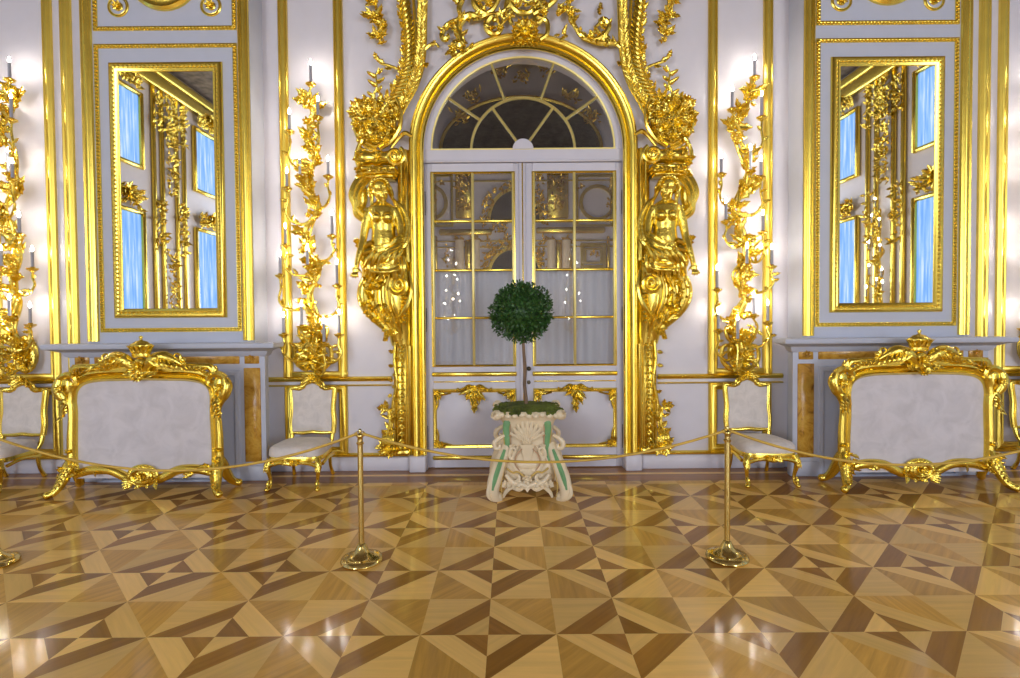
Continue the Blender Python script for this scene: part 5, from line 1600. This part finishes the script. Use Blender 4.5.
# cornice, pilasters and frames of the far wall
def gild(u, v, ru, rv, n):
    k = 1 / Sc(YN)
    c = q4(u, v)
    for i in range(n):
        a = rnd(0, 6.28); m.leaf(c + Vector((rnd(-1, 1) * ru * k, -.05, rnd(-1, 1) * rv * k)), (math.cos(a), -.3, math.sin(a)), rnd(.05, .11), .04, (0, -1, 0), .3, 1, seg=4)
def npanel(u0, v0, u1, v1, d):
    a, b = q4(u0, v1), q4(u1, v0); m.box(a.x, b.x, YN - d, YN, a.z, b.z, .02)
def nframe(u0, v0, u1, v1, w):
    a, b = q4(u0, v1), q4(u1, v0); m.sweep([(a.x, a.z), (b.x, a.z), (b.x, b.z), (a.x, b.z)], [(-w, 0), (-w, .05), (w, .05), (w, 0)], YN, True)
for v, h in ((160, .05), (169, .03)):
    z = q4(523, v).z; m.sweep([(bx0, z), (bx1, z)], [(-h, 0), (-h, .08), (h, .1), (h, 0)], YN)
def nring(u, v, r_, w):
    c = q4(u, v); pth = [(c.x + r_ * math.cos(2 * math.pi * i / 28), c.z + r_ * math.sin(2 * math.pi * i / 28)) for i in range(28)]
    m.sweep(pth, [(-w, 0), (-w, .05), (w, .05), (w, 0)], YN, True)
nring(597, 203, .29, .03); nring(430, 203, .29, .03)
nframe(577, 176, 611, 226, .02); nframe(436, 176, 452, 226, .02)
for u0, u1 in ((456, 472), (547, 568)):
    npanel(u0, 173, u1, 219, .06); gild((u0 + u1) / 2, 190, 7, 17, 60); gild((u0 + u1) / 2, 205, 6, 5, 30)
npanel(440, 230, 492, 236, .14); npanel(536, 228, 604, 234, .14)
for u0, u1 in ((465, 471), (556, 562)): npanel(u0, 240, u1, 270, .05)
for u in (460, 476, 551, 566): gild(u, 240, 4, 2, 22)
gild(434, 200, 1.5, 20, 26); gild(610, 200, 2, 20, 34); gild(442, 182, 2, 2, 8); gild(581, 187, 2, 2, 8); gild(539, 195, 4, 22, 40); gild(541, 252, 4, 16, 26)
for cu, cv, ru, rv in ((515, 222, 26, 32), (515, 276, 26, 28)):
    k = 1 / Sc(YN); c = q4(cu, cv)
    A3 = [(c.x + ru * k * math.cos(a), c.z + rv * k * math.sin(a)) for a in [math.pi * i / 20 for i in range(21)]]
    m.sweep(A3, [(-.03, 0), (-.03, .06), (.03, .06), (.03, 0)], YN)
    for a in [math.pi * i / 16 for i in range(17)]:
        gild(cu + (ru + 5) * math.cos(a), cv - (rv + 5) * math.sin(a), 3.5, 3.5, 9)
gild(500, 228, 8, 5, 30); gild(510, 240, 4, 8, 20); gild(490, 250, 4, 12, 24)
nframe(582, 245, 604, 267, .03); nframe(585, 249, 601, 263, .02); gild(593, 254, 4, 3, 12)
for u in (436, 608): npanel(u - 1.5, 236, u + 1.5, 272, .05)
gild(447, 255, 1, 12, 14)
for v in (181, 222, 241, 247):
    z = q4(523, v).z; m.sweep([(bx0, z), (bx1, z)], [(-.012, 0), (-.012, .03), (.012, .03), (.012, 0)], YN)
struct(m.build('wall_beyond_gilding', GOLD))
m = MB()
for u in (460, 476, 551, 566):
    x = q4(u, 250).x; m.tube([(x, YN - .1, 0), (x, YN - .1, q4(u, 241).z)], .075, 12, 1)
struct(m.build('wall_beyond_columns', CREAM))
m = MB()
for cu, cv, ru, rv in ((515, 222, 24.5, 30), (515, 276, 24.5, 26)):
    k = 1 / Sc(YN); c = q4(cu, cv)
    m.prism([(c.x + ru * k * math.cos(a), c.z + rv * k * math.sin(a)) for a in [math.pi * i / 20 for i in range(21)]], YN - .02, YN)
struct(m.build('wall_beyond_niches', PAINTING))

# ------------------------------------------------------------------ end walls seen in the mirrors
random.seed(31)
def endwall(s):
    xw = AX + s * HX
    rot = lambda m_: None
    nm = 'left' if s < 0 else 'right'
    g = MB(); lv = MB()
    inw = -s
    Yw = (-6.85, -10.35, -13.6, -3.3) if s < 0 else (-6.03, -9.35, -12.7, -2.7)
    ysc = -8.6 if s < 0 else -7.69
    n_w = 0
    def bx(m_, y0, y1, z0, z1, d0, d1, bev=.0): m_.box(xw + inw * d0, xw + inw * d1, y0, y1, z0, z1, bev)
    for yi, y in enumerate(Yw):
        for (z0, z1) in ((.7, 4.3), (5.5, 7.15)):
            c = MB(); n = 24; w = .62
            loop = [(xw + inw * (.03 + .012 * math.sin(i * 1.5)), y - w + 2 * w * i / n) for i in range(n + 1)] 
            c.loft([[(x, yy, z) for x, yy in loop] for z in (z0, z1)], closed=False, caps=False)
            ob = bpy.data.objects.new('window_%d' % (2 + endwall.k), None); endwall.k += 1
            COL.objects.link(ob); ob.location = (xw, y, z0); ob['_loc'] = [xw, y, z0]; struct(ob)
            c.build('curtain', DAY, ob, fixn=False)
            f = MB(); fw = .10
            bx(f, y - w - fw, y - w, z0 - fw, z1 + fw, 0, .12, .03); bx(f, y + w, y + w + fw, z0 - fw, z1 + fw, 0, .12, .03)
            bx(f, y - w, y + w, z1, z1 + fw, 0, .12, .03); bx(f, y - w, y + w, z0 - fw, z0, 0, .12, .03)
            f.build('frame', GOLDM, ob)
            # carved gilt crest above each window
            for i in range(120):
                a = rnd(-.3, math.pi + .3); p = Vector((xw + inw * .1, y + rnd(-.55, .55), z1 + rnd(.12, .5)))
                lv.leaf(p, (inw * .4, math.cos(a), math.sin(a)), rnd(.10, .22), .085, (inw, 0, 0), rnd(0, .5))
            lv.flower((xw + inw * .16, y, z1 + .42), .28, (inw, 0, 0), 8)
    for y in (ysc - .62, ysc - .3, ysc + .3, ysc + .62, ysc - 2.9, ysc + 2.9, ysc + 3.3):
        bx(g, y - .06, y + .06, 0, HC - .5, 0, .08, .02)
    for z, h in ((HC - .55, .16), (HC - .25, .12), (.95, .06)):
        bx(g, RY, 0, z - h, z + h, 0, .2 if z > 4 else .05, .03)
    struct(g.build('trim_end_wall_%s' % nm, GOLDM))
    for y, z, n_, hz in ((ysc, 7.2, 60, .6), (ysc, 6.3, 40, .6), (ysc, 5.4, 22, .4), (ysc + .46, 7.0, 24, .5), (ysc - .46, 7.0, 24, .5), (ysc + .46, 4.2, 30, .7), (ysc - .46, 4.2, 30, .7)) + (((ysc, 2.4, 60, 1.1),) if s < 0 else ()):
        for i in range(n_ * 2):
            a = rnd(0, 6.28); p = Vector((xw + inw * .08, y + rnd(-.2, .2), z + rnd(-hz, hz)))
            lv.leaf(p, (inw * .4, math.cos(a), math.sin(a)), rnd(.09, .2), .08, (inw, 0, 0), rnd(0, .5))
    struct(lv.build('trim_carving_%s' % nm, GOLD))
endwall.k = 0
endwall(-1); endwall(1)
# sconces on the other walls (their candles show in the mirrors and the door panes)
o = dup(sL, (AX + HX, -7.69, sL.location.z + .1), 'gilt candle sconce on the right-hand end wall, seen only in the right mirror', R(-90))
for s in (-1, 1):
    dup(sL, (AX + s * 2.445, RY, sL.location.z), 'gilt candle sconce on the wall behind the camera, reflected in the %s door leaf' % ('left' if s < 0 else 'right'), R(180))

# ------------------------------------------------------------------ added fill: cool panels along the windowless wall behind the photographer
def area(name, loc, rot, sx, sy, power, col):
    l = bpy.data.lights.new(name, 'AREA'); l.shape = 'RECTANGLE'; l.size = sx; l.size_y = sy; l.energy = power; l.color = col
    o = bpy.data.objects.new(name, l); COL.objects.link(o); o.location = loc; o.rotation_euler = rot
    return o
for i, x in enumerate((-7.3, -5.0, 5.0, 7.3)):
    for z, h in ((2.6, 3.6), (6.3, 1.7)):
        area('rear_fill', (AX + x, RY + .12, z), (R(90), 0, 0), 1.4, h, 185 if h > 2 else 40, (.70, .82, 1.0))
# added warm fill deep in the hall, with no fixture
for x in (-4.5, 4.5):
    l = bpy.data.lights.new('hall_fill', 'POINT'); l.energy = 230; l.shadow_soft_size = .5; l.color = (1, .9, .76)
    o = bpy.data.objects.new('hall_fill', l); COL.objects.link(o); o.location = (AX + x, -9.5, 4.0)
l = bpy.data.lights.new('next_room_fill', 'POINT'); l.energy = 48; l.shadow_soft_size = .3; l.color = (1, .92, .8)  # added fill to brighten the sheer curtains and the room beyond
o = bpy.data.objects.new('next_room_fill', l); COL.objects.link(o); o.location = (AX, 1.3, 1.5)

w = bpy.data.worlds.new('world'); sc.world = w; w.use_nodes = True
w.node_tree.nodes['Background'].inputs['Color'].default_value = (.6, .7, 1, 1)
w.node_tree.nodes['Background'].inputs['Strength'].default_value = .05

sc.view_settings.view_transform = 'Standard'
sc.view_settings.look = 'None'
sc.view_settings.gamma = 1
sc.view_settings.use_curve_mapping = False
sc.view_settings.exposure = 0.33
sc.cycles.max_bounces = 8
sc.cycles.sample_clamp_indirect = 6
for ob in bpy.data.objects:
    if '_loc' in ob: del ob['_loc']
